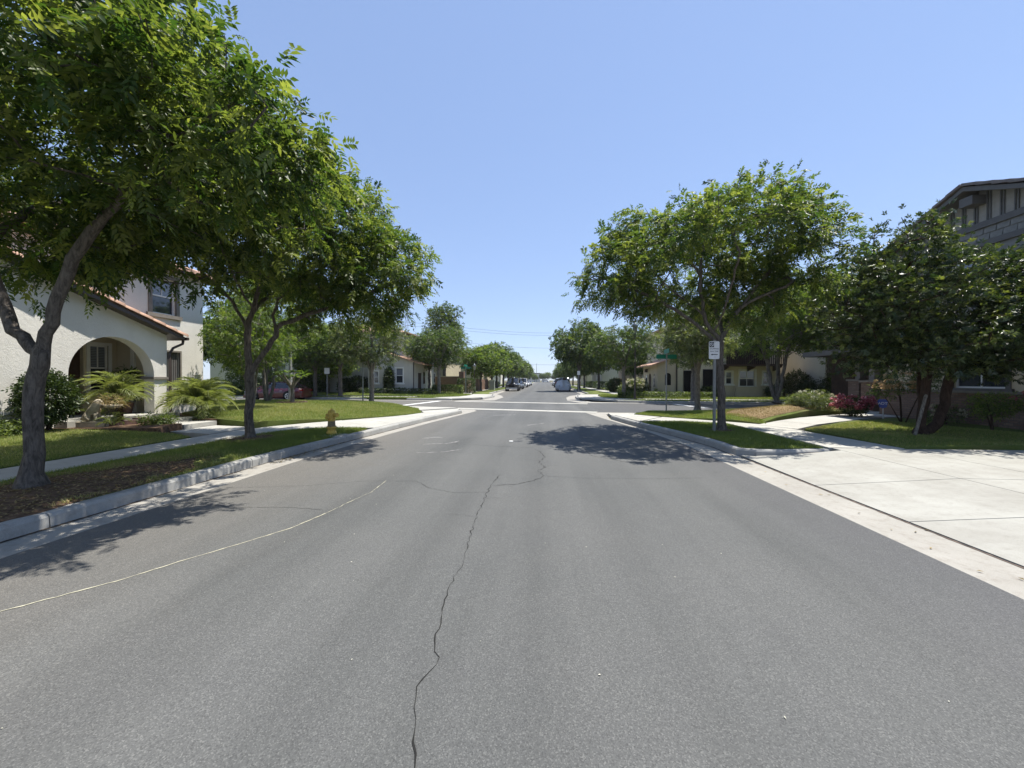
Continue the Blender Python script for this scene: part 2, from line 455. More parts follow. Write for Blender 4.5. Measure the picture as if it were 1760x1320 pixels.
# ------------------------------------------------------------------ foliage helpers
def norm(a): return a / np.maximum(np.linalg.norm(a, axis=-1, keepdims=True), 1e-9)
def leaves(P, D, rng, n=11, rl=0.24, ll=0.085, lw=0.03, droop=0.35, spread=1.0, flat=0.6, tint0=0.0, tint1=1.0):
    """compound leaves (n leaflets on a rachis) rooted at P pointing along D; n = 1 gives simple leaves"""
    N = len(P); D = norm(D)
    sc = rng.uniform(0.7, 1.2, (N, 1))
    side = np.cross(D, np.array([0, 0, 1.0])[None] + rng.normal(0, 1 - flat + 0.05, (N, 3)))
    side = norm(side); up = np.cross(side, D)
    tl = rng.uniform(tint0, tint1, N) ** 1.3
    VV = []; TT = []
    k = max(1, n)
    for j in range(k):
        if n == 1: t, sg = 0.0, 0
        elif j == k - 1: t, sg = 1.0, 0
        else:
            t = 0.25 + 0.75 * (j // 2) / max(1, (k - 1) // 2); sg = 1 if j % 2 else -1
        b = P + D * (t * rl) * sc - np.array([0, 0, 1.0]) * (droop * t * t * rl) * sc
        ang = 1.0 * spread
        dd = D * (math.cos(ang) if sg else 1.0) + side * (sg * math.sin(ang)) - np.array([0, 0, 1.0]) * (0.35 * droop + 0.15) + rng.normal(0, 0.16, (N, 3))
        dd = norm(dd)
        w = norm(np.cross(up + rng.normal(0, 0.25, (N, 3)), dd)); nn = np.cross(dd, w)
        L = ll * sc * (1.0 if 0.3 < t < 0.9 or n == 1 else 0.82); W = lw * sc * 0.5
        m = b + dd * L * 0.42
        VV.append(np.stack([b, m + w * W + nn * W * 0.35, b + dd * L - np.array([0, 0, 1.0]) * L * 0.08, m - w * W + nn * W * 0.35], 1))
        TT.append(np.clip(tl + rng.normal(0, 0.08, N), 0, 1))
    V = np.stack(VV, 1).reshape(-1, 3)
    T = np.repeat(np.stack(TT, 1).reshape(-1), 4)
    q = np.arange(0, len(V), 4)[:, None]
    F = np.concatenate([q + np.array([[0, 1, 2]]), q + np.array([[0, 2, 3]])], 0)
    return V, F, T
def merge(parts):
    V = []; F = []; T = []; o = 0
    for v, f, t in parts:
        V.append(v); F.append(f + o); T.append(t); o += len(v)
    return np.vstack(V), np.vstack(F), np.concatenate(T)
def sample_crown(ells, n, rng, shell=0.45, mind=0.0):
    """points in a union of ellipsoids (cx,cy,cz,rx,ry,rz), favouring the outer part"""
    vol = np.array([e[3] * e[4] * e[5] for e in ells]); vol = vol / vol.sum()
    out = []
    tries = 0
    while len(out) < n and tries < n * 30:
        tries += 1
        e = ells[rng.choice(len(ells), p=vol)]
        d = rng.normal(0, 1, 3); d /= np.linalg.norm(d)
        r = 1 - (1 - shell) * rng.random() ** 1.35
        p = np.array(e[:3]) + d * r * np.array(e[3:])
        p += rng.normal(0, 0.05, 3)
        if mind and out:
            if np.min(np.sum((np.array(out[-400:]) - p) ** 2, 1)) < mind * mind: continue
        out.append(p)
    return np.array(out)
def grow(limbs, tips, rng, r_trunk, r_tip=0.006, step=0.22, power=None):
    """limbs: polylines, the first the trunk; each later limb starts at a point near an existing node. Every tip is joined to the
    nearest node of the growing skeleton. Returns nodes, parents, radii, tip ids"""
    nodes = []; par = []; dirs = []
    def add(p, q):
        nodes.append(np.array(p, float)); par.append(q)
        dirs.append(norm(nodes[-1] - nodes[q]) if q >= 0 else np.array([0, 0, 1.0]))
        return len(nodes) - 1
    for li, lb in enumerate(limbs):
        n = max(3, int(sum(np.linalg.norm(np.diff(np.array(lb), axis=0), axis=1)) / step) + 1)
        P = smooth_path(lb, n)
        if li == 0: q = add(P[0], -1)
        else: q = int(np.argmin(np.linalg.norm(np.array(nodes) - P[0], axis=1)))
        for p in P[1:]: q = add(p + rng.normal(0, 0.012, 3), q)
    first_free = max(3, int(len(nodes) * 0.12))
    cent = np.array(nodes[-1])
    order = np.argsort([np.min(np.linalg.norm(np.array(nodes)[first_free:] - t, axis=1)) for t in tips])
    tip_ids = []
    A = np.zeros((len(nodes) + len(tips) * 40, 3)); A[:len(nodes)] = nodes
    trunk_h = nodes[0][2] + 0.6
    for ti in order:
        t = tips[ti]; m = len(nodes)
        d = t - A[first_free:m]; L = np.linalg.norm(d, axis=1)
        cost = L + 0.9 * np.maximum(0, -d[:, 2]) + np.where(A[first_free:m, 2] < trunk_h, 5, 0)
        q = int(np.argmin(cost)) + first_free
        p0 = A[q]; L = np.linalg.norm(t - p0)
        k = max(1, min(30, int(L / step)))
        dv = dirs[q]
        for i in range(1, k + 1):
            u = i / k
            p = p0 + (t - p0) * u + dv * L * 0.28 * math.sin(math.pi * u) * (1 - u) + rng.normal(0, 0.02, 3) * (u < 1)
            q = add(p, q); A[len(nodes) - 1] = nodes[-1]
        tip_ids.append(q)
    N = len(nodes); cnt = np.zeros(N)
    for q in tip_ids: cnt[q] += 1
    for i in range(N - 1, 0, -1):
        if cnt[i] == 0: cnt[i] = 0.6
        cnt[par[i]] += cnt[i]
    pw = power or math.log(r_trunk / r_tip) / math.log(max(2, cnt[0]))
    rad = r_tip * np.maximum(cnt, 1) ** pw
    return np.array(nodes), par, rad, tip_ids
def skeleton_mesh(name, nodes, par, rad, mat, flare=1.6, rmin=0.0, rough=0.0, rng=None):
    N = len(nodes); kids = [[] for _ in range(N)]
    for i in range(1, N): kids[par[i]].append(i)
    V = []; F = []
    stack = [(0, None)]
    while stack:
        s, frm = stack.pop()
        chain = [s] if frm is None else [frm, s]
        q = s
        while kids[q]:
            ks = sorted(kids[q], key=lambda i: -rad[i])
            for o in ks[1:]:
                if rad[o] > rmin: stack.append((o, q))
            q = ks[0]; chain.append(q)
        rr = [rad[i] for i in chain]
        if frm is not None: rr[0] = min(rr[1] * 1.25, rad[frm])
        r0 = max(rr)
        n = 14 if r0 > 0.09 else 7 if r0 > 0.03 else 4 if r0 > 0.012 else 3
        o = len(V); upv = None
        for i, ci in enumerate(chain):
            p = Vector(nodes[ci]); a = Vector(nodes[chain[max(i - 1, 0)]]); b = Vector(nodes[chain[min(i + 1, len(chain) - 1)]])
            d = (b - a).normalized() if (b - a).length > 1e-6 else Vector((0, 0, 1))
            if upv is None: upv = d.orthogonal().normalized()
            upv = (upv - d * upv.dot(d)).normalized(); bb = d.cross(upv)
            r = rr[i]
            if frm is None:
                h = nodes[ci][2] - nodes[0][2]
                r *= 1 + (flare - 1) * math.exp(-h / 0.16)
            for k in range(n):
                an = 2 * math.pi * k / n
                ro = 1.0
                if rough and n == 14:
                    ro = 1 + rough * (math.sin(an * 3 + i * 0.6) * 0.6 + math.sin(an * 5 - i * 0.9) * 0.4) + random.uniform(-.5, .5) * rough
                V.append(tuple(p + (upv * math.cos(an) + bb * math.sin(an)) * r * ro))
        for i in range(len(chain) - 1):
            for k in range(n):
                F.append((o + i * n + k, o + i * n + (k + 1) % n, o + (i + 1) * n + (k + 1) % n, o + (i + 1) * n + k))
    return np_mesh(name, V, F, mat, smooth=True)
def tree_meshes(name, limbs, ells, ntips, per, rng, r_trunk, leafkw, leafmat, barkmat, shell=0.45, spread=0.22, mind=0.0, rough=0.05, flare=1.6,
                keep=None, rmin=0.0, hang=0.15, r_tip=0.005):
    tips = sample_crown(ells, ntips, rng, shell, mind)
    if keep is not None: tips = tips[keep(tips[:, 0], tips[:, 1], tips[:, 2])]
    nodes, par, rad, tid = grow(limbs, tips, rng, r_trunk, r_tip=r_tip)
    tm = skeleton_mesh(name + '_trunk', nodes, par, rad, barkmat, flare=flare, rough=rough, rmin=rmin)
    cen = np.mean(tips, 0)
    P = []; D = []
    for q in tid:
        a = nodes[q]; b = nodes[par[q]]; c = nodes[par[par[q]]] if par[par[q]] >= 0 else b
        dr = norm(a - c)
        u = rng.random((per, 1))
        base = a * (1 - u) + np.where(u > .5, b, a) * u
        out = norm(a - cen)
        dd = dr * 0.5 + out * 0.35 + rng.normal(0, 0.75, (per, 3)) - np.array([0, 0, hang])
        P.append(base + np.clip(rng.normal(0, spread, (per, 3)), -1.15 * spread, 1.15 * spread) * np.array([1, 1, 0.7])); D.append(dd)
    V, F, T = leaves(np.vstack(P), np.vstack(D), rng, **leafkw)
    return tm, np_mesh(name + '_crown', V, F, leafmat, tint=T)
def place_tree(name, ms, loc, rz=0, sc=(1, 1, 1), label=None, group=None):
    e = empty(name, loc, rz, label, 'tree', group); e.scale = sc
    link(bpy.data.objects.new('trunk', ms[0]), e); link(bpy.data.objects.new('crown', ms[1]), e)
    return e

# ================================================================== GROUND, ROADS, PAVEMENTS
sheet('ground', [(-900, -300), (900, -300), (900, 1500), (-900, 1500)], -0.06, 'ground_far', step=0, skirt=0)
ROAD = [(-4.85, -14), (-4.85, 7), (-4.66, 10), (-4.25, 14), (-3.45, 19.6), (-3.9, 20.95), (-8, 22.1), (-20, 23.6), (-80, 24), (-80, 30.2), (-18, 30.0),
        (-10.6, 29.4), (-6.4, 28.6), (-3.9, 30), (-3.7, 35), (-4.3, 39), (-5.3, 43), (-5.5, 260), (4.3, 260), (4.2, 43), (2.6, 39), (2.0, 35), (1.8, 30),
        (2.6, 27.0), (5.0, 27.1), (14.5, 25.8), (80, 24.8), (80, 18.6), (14, 18.9), (8, 19.0), (2.6, 19.3), (1.95, 19.35), (2.45, 16.2), (3.15, 12.6), (3.48, 9.6), (3.5, -14)]
road = sheet('road', ROAD, 0.0, 'asphalt', step=0, skirt=0)
GUT = [(-5.37, -14), (-5.37, 7.5), (-5.07, 10), (-4.58, 14.5), (-3.95, 18.4), (-4.6, 20.6), (-9, 22.0), (-20, 23.0), (-80, 23.4), (-80, 30.8), (-18, 30.6),
       (-10.8, 30.0), (-7.0, 29.5), (-5.0, 31.0), (-4.6, 35), (-5.0, 38.6), (-6.0, 42.6), (-6.1, 262), (4.9, 262), (4.8, 42.6), (3.4, 39), (2.8, 35), (2.7, 31),
       (3.6, 28.4), (5.2, 27.8), (14.6, 26.5), (80, 25.5), (80, 18.0), (14, 18.2), (8, 18.4), (4.6, 18.6), (2.9, 18.2), (2.72, 16.2), (3.6, 12.0), (4.03, 9.6), (4.082, 8.4), (4.082, -14)]
sheet('gutter', GUT, -0.005, 'gutter_concrete', step=0, skirt=0)
sheet('end_road', [(-120, 256), (120, 256), (120, 268), (-120, 268)], 0.01, 'asphalt', step=0, skirt=0)

def ribbon(name, pts, w, z, mat, parent=None, kind=None, jag=0.0, taper=True, wvar=0.3, label=None):
    P = [np.array(p, float) for p in pts]; Q = [P[0]]
    for a, b in zip(P, P[1:]):
        L = np.linalg.norm(b - a); n = max(1, int(L / 0.05)) if jag else max(1, int(L / 0.3))
        d = (b - a) / max(L, 1e-6); nr = np.array([-d[1], d[0]])
        for i in range(1, n + 1):
            Q.append(a + (b - a) * i / n + (nr * random.gauss(0, jag) if i < n else 0))
    V = []; F = []
    for i, p in enumerate(Q):
        d = Q[min(i + 1, len(Q) - 1)] - Q[max(i - 1, 0)]; d = d / max(np.linalg.norm(d), 1e-6); nr = np.array([-d[1], d[0]])
        ww = w * random.uniform(1 - wvar, 1 + wvar) * (0.35 if taper and i in (0, len(Q) - 1) else 1) / 2
        V += [(*(p - nr * ww), z), (*(p + nr * ww), z)]
    for i in range(len(Q) - 1): F.append((2 * i, 2 * i + 2, 2 * i + 3, 2 * i + 1))
    o = bpy.data.objects.new(name, np_mesh(name, V, F, mat))
    return link(o, parent, kind=kind, label=label)
# cracks in the asphalt and a line of spilled paint
ribbon('crack', [(-.50, 1.2), (-.53, 1.53), (-.60, 1.75), (-.66, 1.94), (-.60, 2.1), (-.68, 2.35), (-.73, 2.89), (-.70, 3.2), (-.78, 4.2), (-.81, 5.58), (-.74, 6.4)], 0.006, 0.003, 'crack_dark', road, jag=0.010, wvar=0.75)
ribbon('crack', [(-.79, 5.74), (-.5, 5.82), (-.31, 5.95), (-.1, 6.2), (0, 6.41), (-.11, 6.75), (.04, 7.05), (-.11, 7.4), (.02, 8.0), (-.1, 8.6), (-.27, 9.0), (-1.2, 9.2), (-2.4, 9.5)], 0.008, 0.003, 'crack_dark', road, jag=0.014, wvar=0.75)
ribbon('crack', [(0, 6.41), (.3, 6.36), (.61, 6.31), (1.2, 6.35), (1.8, 6.36), (2.6, 6.5)], 0.005, 0.003, 'crack_dark', road, jag=0.008)
ribbon('crack', [(-.80, 5.4), (-1.3, 5.35), (-1.7, 5.55), (-2.0, 5.9), (-2.8, 5.85), (-3.6, 5.5), (-4.7, 5.3)], 0.0045, 0.003, 'crack_dark', road, jag=0.008)
ribbon('crack', [(-2.7, 4.5), (-3.2, 4.55), (-3.9, 4.5), (-4.7, 4.62)], 0.0045, 0.003, 'crack_dark', road, jag=0.008)
ribbon('crack', [(.9, 9.2), (1.0, 8.2), (1.6, 7.6), (2.4, 7.5)], 0.006, 0.003, 'crack_dark', road, jag=0.008)
ribbon('spilled_paint', [(-3.85, 2.1), (-3.74, 2.33), (-3.38, 2.76), (-3.17, 3.15), (-2.95, 3.5), (-2.72, 3.91), (-2.60, 4.4)], 0.012, 0.004, 'chalk', road, jag=0.004, wvar=0.5)
ribbon('spilled_paint', [(-2.60, 4.4), (-2.55, 4.75), (-2.45, 5.3), (-2.5, 5.9)], 0.008, 0.004, 'chalk', road, jag=0.006, wvar=0.9)
for pts, w in (([(-3.3, 10.2), (-3.0, 10.5), (-2.8, 10.35)], .09), ([(-3.0, 9.3), (-2.4, 9.5), (-2.2, 9.9)], .05), ([(-2.8, 8.2), (-2.2, 8.35), (-1.9, 8.7)], .04), ([(-.6, 13.5), (0, 14.2)], .07), ([(-2.3, 17.2), (-1.3, 17.6)], .10)):
    ribbon('paint_smear', pts, w, 0.0035, 'paint_ghost', road, jag=0.02, wvar=0.9)
for (bx0, by0, a, L) in ((-.79, 4.4, 2.9, .35), (-.8, 5.1, .2, .25), (-.05, 7.1, .3, .4), (-.1, 7.6, 2.8, .45)):
    ribbon('crack', [(bx0, by0), (bx0 + L * .5 * math.cos(a), by0 + L * .5 * math.sin(a) + .03), (bx0 + L * math.cos(a), by0 + L * math.sin(a))], 0.003, 0.003, 'crack_dark', road, jag=0.006, wvar=.6)
# cross gutters (valley gutters of the side street) and stop bars
for nm, A, B, w in (('cross_gutter', (-9.5, 22.35), (2.6, 19.15), 0.75), ('cross_gutter', (-6.6, 28.2), (2.9, 25.85), 0.7)):
    g = empty(nm, kind='structure')
    A = np.array(A); B = np.array(B); d = norm(B - A); nr = np.array([-d[1], d[0]]); L = np.linalg.norm(B - A); n = 5
    for i in range(n):
        a = A + d * (L * i / n + .012); b = A + d * (L * (i + 1) / n - .012)
        q = [a - nr * w / 2, b - nr * w / 2, b + nr * w / 2, a + nr * w / 2]
        MB().prism([tuple(x) for x in q], -0.02, 0.012).build('slab', 'concrete', g)
for pts in ([(-8.9, 23.0), (-7.9, 28.6)], [(8.6, 26.2), (9.2, 22.6)], [(-17, 24.4), (-11.5, 23.8)]):
    ribbon('stop_line', pts, 0.42, 0.006, 'white_paint', road, taper=False, wvar=0.04)
o = MB().box(-.05, .05, -.05, .05, 0, .018); o = o.build('road_reflector', 'white_paint', None, 'small white reflector stuck flat on the middle of the road', 'reflector', bevel=0.006); o.location = (-0.85, 9.9, 0.002)

# ---- kerbs: one segment after another with open joints
PROF = [(0, -0.05), (0.012, 0.11), (0.03, 0.14), (0.055, 0.15), (0.16, 0.15), (0.16, -0.05)]
def curb(line, flip, seg=3.0, name='curb'):
    g = empty(name, kind='structure')
    P = resample(smooth_path(line, 160), 400)
    d = np.r_[0, np.cumsum(np.linalg.norm(np.diff(P, axis=0), axis=1))]
    n = max(1, int(round(d[-1] / seg)))
    for i in range(n):
        a, b = d[-1] * i / n + 0.006, d[-1] * (i + 1) / n - 0.006
        t = np.linspace(a, b, 7)
        Q = np.stack([np.interp(t, d, P[:, k]) for k in range(2)], 1)
        V = []
        for j in range(7):
            dv = norm(Q[min(j + 1, 6)] - Q[max(j - 1, 0)]); nr = np.array([-dv[1], dv[0]]) * flip
            V += [(*(Q[j] + nr * o), z) for o, z in PROF]
        m = len(PROF)
        F = [(j * m + k, (j + 1) * m + k, (j + 1) * m + k + 1, j * m + k + 1) for j in range(6) for k in range(m - 1)]
        mb = MB().add(V, F if flip < 0 else [f[::-1] for f in F])
        mb.add(V[:m], [tuple(range(m))]); mb.add(V[-m:], [tuple(range(m))])
        mb.build('curb_segment', 'curb_concrete', g)
    return g
LC = [(-5.35, -8), (-5.35, 3), (-5.35, 7), (-5.06, 10), (-4.57, 14.5), (-3.95, 18.3)]
curb(LC, 1)
RC = [(2.72, 16.0), (3.1, 13.8), (3.62, 11.6), (4.0, 9.6), (4.03, 8.75), (4.3, 8.36), (4.9, 8.3), (5.95, 8.5)]
curb(RC, 1, 2.2)
curb([(-80, 30.75), (-18, 30.55), (-10.8, 29.95), (-7.2, 29.5)], 1, 4)
curb([(-5.0, 31.2), (-4.6, 35), (-5.0, 38.6), (-6.0, 42.6), (-6.1, 70), (-6.1, 130), (-6.1, 250)], 1, 6)
curb([(4.9, 250), (4.9, 130), (4.8, 70), (4.75, 42.6), (3.4, 39), (2.8, 35), (2.7, 31)], 1, 6)
curb([(5.2, 27.75), (14.6, 26.45), (45, 25.8), (80, 25.4)], 1, 4)
curb([(80, 18.1), (40, 18.1), (14, 18.25), (8, 18.45), (4.8, 18.65)], 1, 4)
curb([(-9.2, 21.95), (-20, 22.95), (-40, 23.2), (-80, 23.3)], 1, 4)
ribbon('kerb_joint', [(-5.33, -8), (-5.33, 7), (-5.05, 10), (-4.56, 14.4), (-3.96, 18.2)], 0.035, 0.0, 'joint_dirt', road, taper=False, wvar=0.6)
ribbon('kerb_joint', [(4.0, 8.5), (4.0, 9.6), (3.62, 11.6), (3.1, 13.8), (2.75, 15.8)], 0.03, 0.0, 'joint_dirt', road, taper=False, wvar=0.6)
ribbon('drive_joint', [(4.07, -8), (4.075, 2), (4.068, 5), (4.072, 8.3)], 0.022, -0.001, 'drive_joint', road, jag=0.002, taper=False, wvar=0.6)

# ---- pavements of separate slabs over a darker bed
def slabs(name, A, B, n, top, mat='concrete', gap=0.012, bed=True, th=0.12):
    g = empty(name, kind='structure')
    A = resample(A, n + 1); B = resample(B, n + 1)
    for i in range(n):
        q = [A[i], A[i + 1], B[i + 1], B[i]]
        c = sum(q) / 4
        q = [p + (c - p) / np.linalg.norm(c - p) * gap * 0.7 for p in q]
        zt = [(top(p[0], p[1]) if callable(top) else top) for p in q]
        dz = random.uniform(-.003, .003)
        V = [(*p, z - th) for p, z in zip(q, zt)] + [(*p, z + dz) for p, z in zip(q, zt)]
        mb = MB().add(V, [(0, 3, 2, 1), (4, 5, 6, 7), (0, 1, 5, 4), (1, 2, 6, 5), (2, 3, 7, 6), (3, 0, 4, 7)])
        mb.build('slab', mat, g)
    return g
def zs(x, y): return 0.163
sheet('pavement_bed', [(-9.4, -8), (-5.4, -8), (-5.4, 7), (-5.2, 10), (-4.72, 14.4), (-4.05, 18.4), (-4.7, 20.5), (-8, 21.5), (-9.4, 20)], 0.03, 'joint_dirt', step=0, skirt=0.05)
slabs('sidewalk', [(-7.7, -6), (-7.7, 9.2)], [(-8.75, -6), (-8.75, 9.2)], 10, zs)
slabs('sidewalk', [(-7.7, 9.2), (-7.35, 10.2), (-6.5, 11.02), (-5.14, 11.17)], [(-8.75, 9.2), (-8.72, 10.7), (-8.1, 11.9), (-7.2, 13.15)], 4, zs)
slabs('sidewalk', [(-5.12, 11.18), (-4.72, 14.5), (-4.1, 18.2)], [(-7.19, 13.17), (-5.75, 15.1), (-5.35, 16.6)], 6, lambda x, y: 0.155)
slabs('sidewalk', [(-4.1, 18.25), (-4.6, 20.5)], [(-5.33, 16.65), (-6.2, 18.6)], 2, lambda x, y: 0.155 if y < 18 else 0.06)
slabs('sidewalk', [(-4.65, 20.5), (-9, 21.8)], [(-6.25, 18.65), (-8.4, 20.8)], 3, lambda x, y: 0.10)
# right side pavement
sheet('pavement_bed', [(4.2, 8.5), (6.1, 8.6), (7.6, 8.7), (8.4, 13.2), (5.2, 18.4), (3, 18.1), (2.85, 16), (3.3, 13.8), (3.78, 11.6), (4.18, 9.6)], 0.03, 'joint_dirt', step=0, skirt=0.05)
slabs('sidewalk', [(6.05, 8.7), (6.05, 13.2)], [(7.55, 8.7), (7.2, 12.9)], 3, zs)
slabs('sidewalk', [(6.05, 13.25), (4.8, 13.9), (3.4, 13.75)], [(7.2, 12.95), (6.1, 14.1), (4.6, 15.4)], 2, lambda x, y: 0.157)
slabs('sidewalk', [(3.35, 13.8), (2.9, 16)], [(4.55, 15.45), (3.72, 16.5)], 2, lambda x, y: 0.155)
slabs('sidewalk', [(2.9, 16.05), (2.95, 18.1)], [(3.72, 16.55), (4.7, 18.3)], 2, lambda x, y: 0.15 if y < 17 else 0.06)
slabs('front_walk', [(6.75, 12.85), (8.3, 14.2), (10.2, 15.5), (14.2, 16.9)], [(7.35, 11.8), (8.6, 12.85), (11.2, 14.4), (14.2, 15.4)], 5, lambda x, y: 0.168 + 0.02 * max(0, x - 7))
# driveway: a grid of slabs ramping up from the gutter
dr = empty('driveway', kind='structure')
def dz(x): return 0.008 + 0.145 * min(1, max(0, (x - 4.09) / 2.0))
sheet('driveway_bed', [(4.07, -10), (14, -10), (14, 8.5), (4.3, 8.4)], lambda x, y: dz(x) - 0.012, 'drive_joint', step=2, skirt=0.1)
xb = [4.084, 6.1, 7.5, 10.5, 13.5]; yb = [-9, -5, -1.5, 1.6, 4.65, 6.15, 8.42]
for i in range(4):
    for j in range(6):
        g = 0.007
        x0, x1, y0, y1 = xb[i] + g, xb[i + 1] - g, yb[j] + g, yb[j + 1] - g
        if i == 0 and j == 5: pl = [(x0, y0), (x1, y0), (x1, 8.42), (4.9, 8.26), (4.35, 8.33), (x0 + .05, 8.5)]
        elif j == 5 and i > 0: pl = [(x0, y0), (x1, y0), (x1, 8.75), (x0, 8.68)]
        else: pl = [(x0, y0), (x1, y0), (x1, y1), (x0, y1)]
        n = len(pl)
        V = [(x, y, dz(x) - 0.1) for x, y in pl] + [(x, y, dz(x)) for x, y in pl]
        MB().add(V, [tuple(range(n))[::-1], tuple(range(n, 2 * n))] + [(k, (k + 1) % n, n + (k + 1) % n, n + k) for k in range(n)]).build('slab', 'drive_concrete', dr)
# far pavements
slabs('sidewalk', [(-7.2, 29.6), (-5.1, 31.2), (-4.8, 35), (-5.2, 38.6)], [(-9.5, 31.0), (-7.4, 33), (-7.0, 35.5), (-7.2, 38.8)], 6, lambda x, y: 0.155)
slabs('sidewalk', [(-7.4, 38.9), (-8.3, 44), (-8.3, 120)], [(-8.9, 38.7), (-9.8, 44), (-9.8, 120)], 30, zs)
slabs('sidewalk', [(-11, 31.3), (-18, 31.9), (-60, 32.1)], [(-11, 32.7), (-18, 33.3), (-60, 33.5)], 20, zs)
slabs('sidewalk', [(5.2, 28.0), (2.9, 31), (3.0, 35), (3.6, 38.8)], [(6.9, 29.6), (4.9, 32), (4.8, 35), (5.4, 38.8)], 6, lambda x, y: 0.155)
slabs('sidewalk', [(7.0, 38.9), (7.2, 44), (7.2, 120)], [(8.4, 38.7), (8.6, 44), (8.6, 120)], 30, zs)
slabs('sidewalk', [(7.1, 28.9), (14.6, 28.0), (60, 27.2)], [(7.1, 30.2), (14.6, 29.3), (60, 28.5)], 18, zs)

# ---- lawns
def grass_on(lawn, poly, h, dens, hmin=0.025, hmax=0.06, mat='grass', wid=0.009, dry=None, tint=(0, 1), excl=()):
    xs = [p[0] for p in poly]; ys = [p[1] for p in poly]
    n = int((max(xs) - min(xs)) * (max(ys) - min(ys)) * dens)
    x = RNG.uniform(min(xs), max(xs), n); y = RNG.uniform(min(ys), max(ys), n)
    k = inpoly(x, y, poly)
    for ex, ey, er in excl: k &= (x - ex) ** 2 + (y - ey) ** 2 > er * er
    x, y = x[k], y[k]; n = len(x)
    z = np.array([h(a, b) for a, b in zip(x, y)]) if callable(h) else np.full(n, h)
    H = RNG.uniform(hmin, hmax, n); a = RNG.uniform(0, 2 * np.pi, n); W = wid * RNG.uniform(.6, 1.3, n)
    patch = 0.5 + 0.3 * np.sin(x * 3.9 + 2.1 * np.sin(y * 2.3)) * np.sin(y * 4.3 + 1.6 * np.cos(x * 3.1)) + 0.35 * np.sin(x * 1.7 + 1.3 * np.sin(y * 1.1)) * np.sin(y * 1.3 + 0.8 * np.cos(x * 0.9 + 2))
    lean = RNG.normal(0, 0.5, (n, 2)) * H[:, None]
    bx_, by_ = np.cos(a) * W / 2, np.sin(a) * W / 2
    V = np.stack([np.stack([x - bx_, y - by_, z - .005], 1), np.stack([x + bx_, y + by_, z - .005], 1), np.stack([x + lean[:, 0], y + lean[:, 1], z + H], 1)], 1).reshape(-1, 3)
    t = np.clip(tint[0] + (tint[1] - tint[0]) * (0.45 * RNG.random(n) + 0.55 * patch), 0, 1)
    if dry is not None:
        dm = dry(x, y); t = np.where(RNG.random(n) < dm, 0.85 + 0.15 * RNG.random(n), t)
    o = bpy.data.objects.new('grass', np_mesh('grass', V, np.arange(len(V)).reshape(-1, 3), mat, tint=np.repeat(t, 3)))
    return link(o, lawn, kind='stuff')
def yardL(x, y):
    t = min(1, max(0, (-8.8 - x) / 3.5)); return 0.17 + 0.24 * t + 0.06 * math.sin(x * 0.9) * math.sin(y * 0.6) * t
STRIP_L = [(-5.53, -6), (-7.66, -6), (-7.66, 9.2), (-7.3, 10.1), (-6.45, 10.95), (-5.3, 11.15), (-5.18, 10.2), (-5.4, 8.6), (-5.53, 7)]
s = sheet('parkway_lawn', STRIP_L, lambda x, y: 0.15 + 0.03 * math.sin((x + 7.7) * 1.4), 'lawn_green', 0.5)
zL = lambda x, y: 0.15 + 0.03 * math.sin((x + 7.7) * 1.4)
grass_on(s, STRIP_L[:0] + [(-5.55, 3.4), (-7.64, 3.4), (-7.64, 9.2), (-7.3, 10.1), (-6.45, 10.95), (-5.3, 11.15), (-5.2, 10.2), (-5.42, 8.6), (-5.55, 7)], zL, 3600, .03, .075, tint=(0.0, .75),
         dry=lambda x, y: np.clip(1.25 - (y - 3.6) / 3.2, 0, 1) * np.clip((x + 7.5) / 0.7, 0, 1), excl=((-7.15, 8.81, .5), (-6.3, 3.6, .8), (-6.4, 4.6, .85), (-6.2, 5.5, .6), (-6.0, 6.3, .35)))
def dirtpatch(name, cx, cy, rx, ry, z, mat='soil', n=26, parent=None):
    pl = [(cx + rx * (1 + random.uniform(-.14, .14)) * math.cos(2 * math.pi * k / n), cy + ry * (1 + random.uniform(-.14, .14)) * math.sin(2 * math.pi * k / n)) for k in range(n)]
    return sheet(name, pl, (lambda x, y: z(x, y) + 0.022 * max(0, 1 - ((x - cx) / rx) ** 2 - ((y - cy) / ry) ** 2)), mat, 0.25, 0.05, parent)
dirtpatch('bare_soil', -6.42, 4.3, .93, 2.3, lambda x, y: zL(x, y) + .006)
dirtpatch('bare_soil', -7.1, 8.75, .6, .7, lambda x, y: zL(x, y) + .006)
# dead leaves and straw on the bare soil
def litter(name, cx, cy, rx, ry, z, n, mat='grass_dry', size=.05, parent=None, label=None):
    a = RNG.uniform(0, 2 * np.pi, n); r = np.sqrt(RNG.random(n))
    P = np.stack([cx + rx * r * np.cos(a), cy + ry * r * np.sin(a), np.zeros(n)], 1)
    P[:, 2] = [z(p[0], p[1]) for p in P]; P[:, 2] += RNG.uniform(.004, .02, n)
    D = RNG.normal(0, 1, (n, 3)); D[:, 2] *= .15
    V, F, T = leaves(P, D, RNG, n=1, ll=size, lw=size * .35, droop=0, flat=.9)
    V[:, 2] = np.maximum(V[:, 2], np.repeat(P[:, 2] - .004, 4))
    return link(bpy.data.objects.new(name, np_mesh(name, V, F, mat, tint=T)), parent, label=label, kind='stuff')
litter('leaf_litter', -6.42, 4.4, 1.0, 2.5, lambda x, y: zL(x, y) + .02, 5200, label='dry leaves and straw on bare soil under the nearest tree')
litter('leaf_litter', -7.1, 8.8, .7, .75, lambda x, y: zL(x, y) + .02, 900, label='bark chips round the foot of the second left tree')
litter('leaf_litter', -5.15, 8.2, .12, 1.4, lambda x, y: .0, 260, label='dead leaves caught in the left gutter')
YARD_L = [(-8.8, -6), (-13.4, -6), (-13.4, 8.6), (-11.2, 8.9), (-9.4, 9.1), (-8.8, 8.9)]
s = sheet('front_lawn', YARD_L, yardL, 'lawn_green', 0.6)
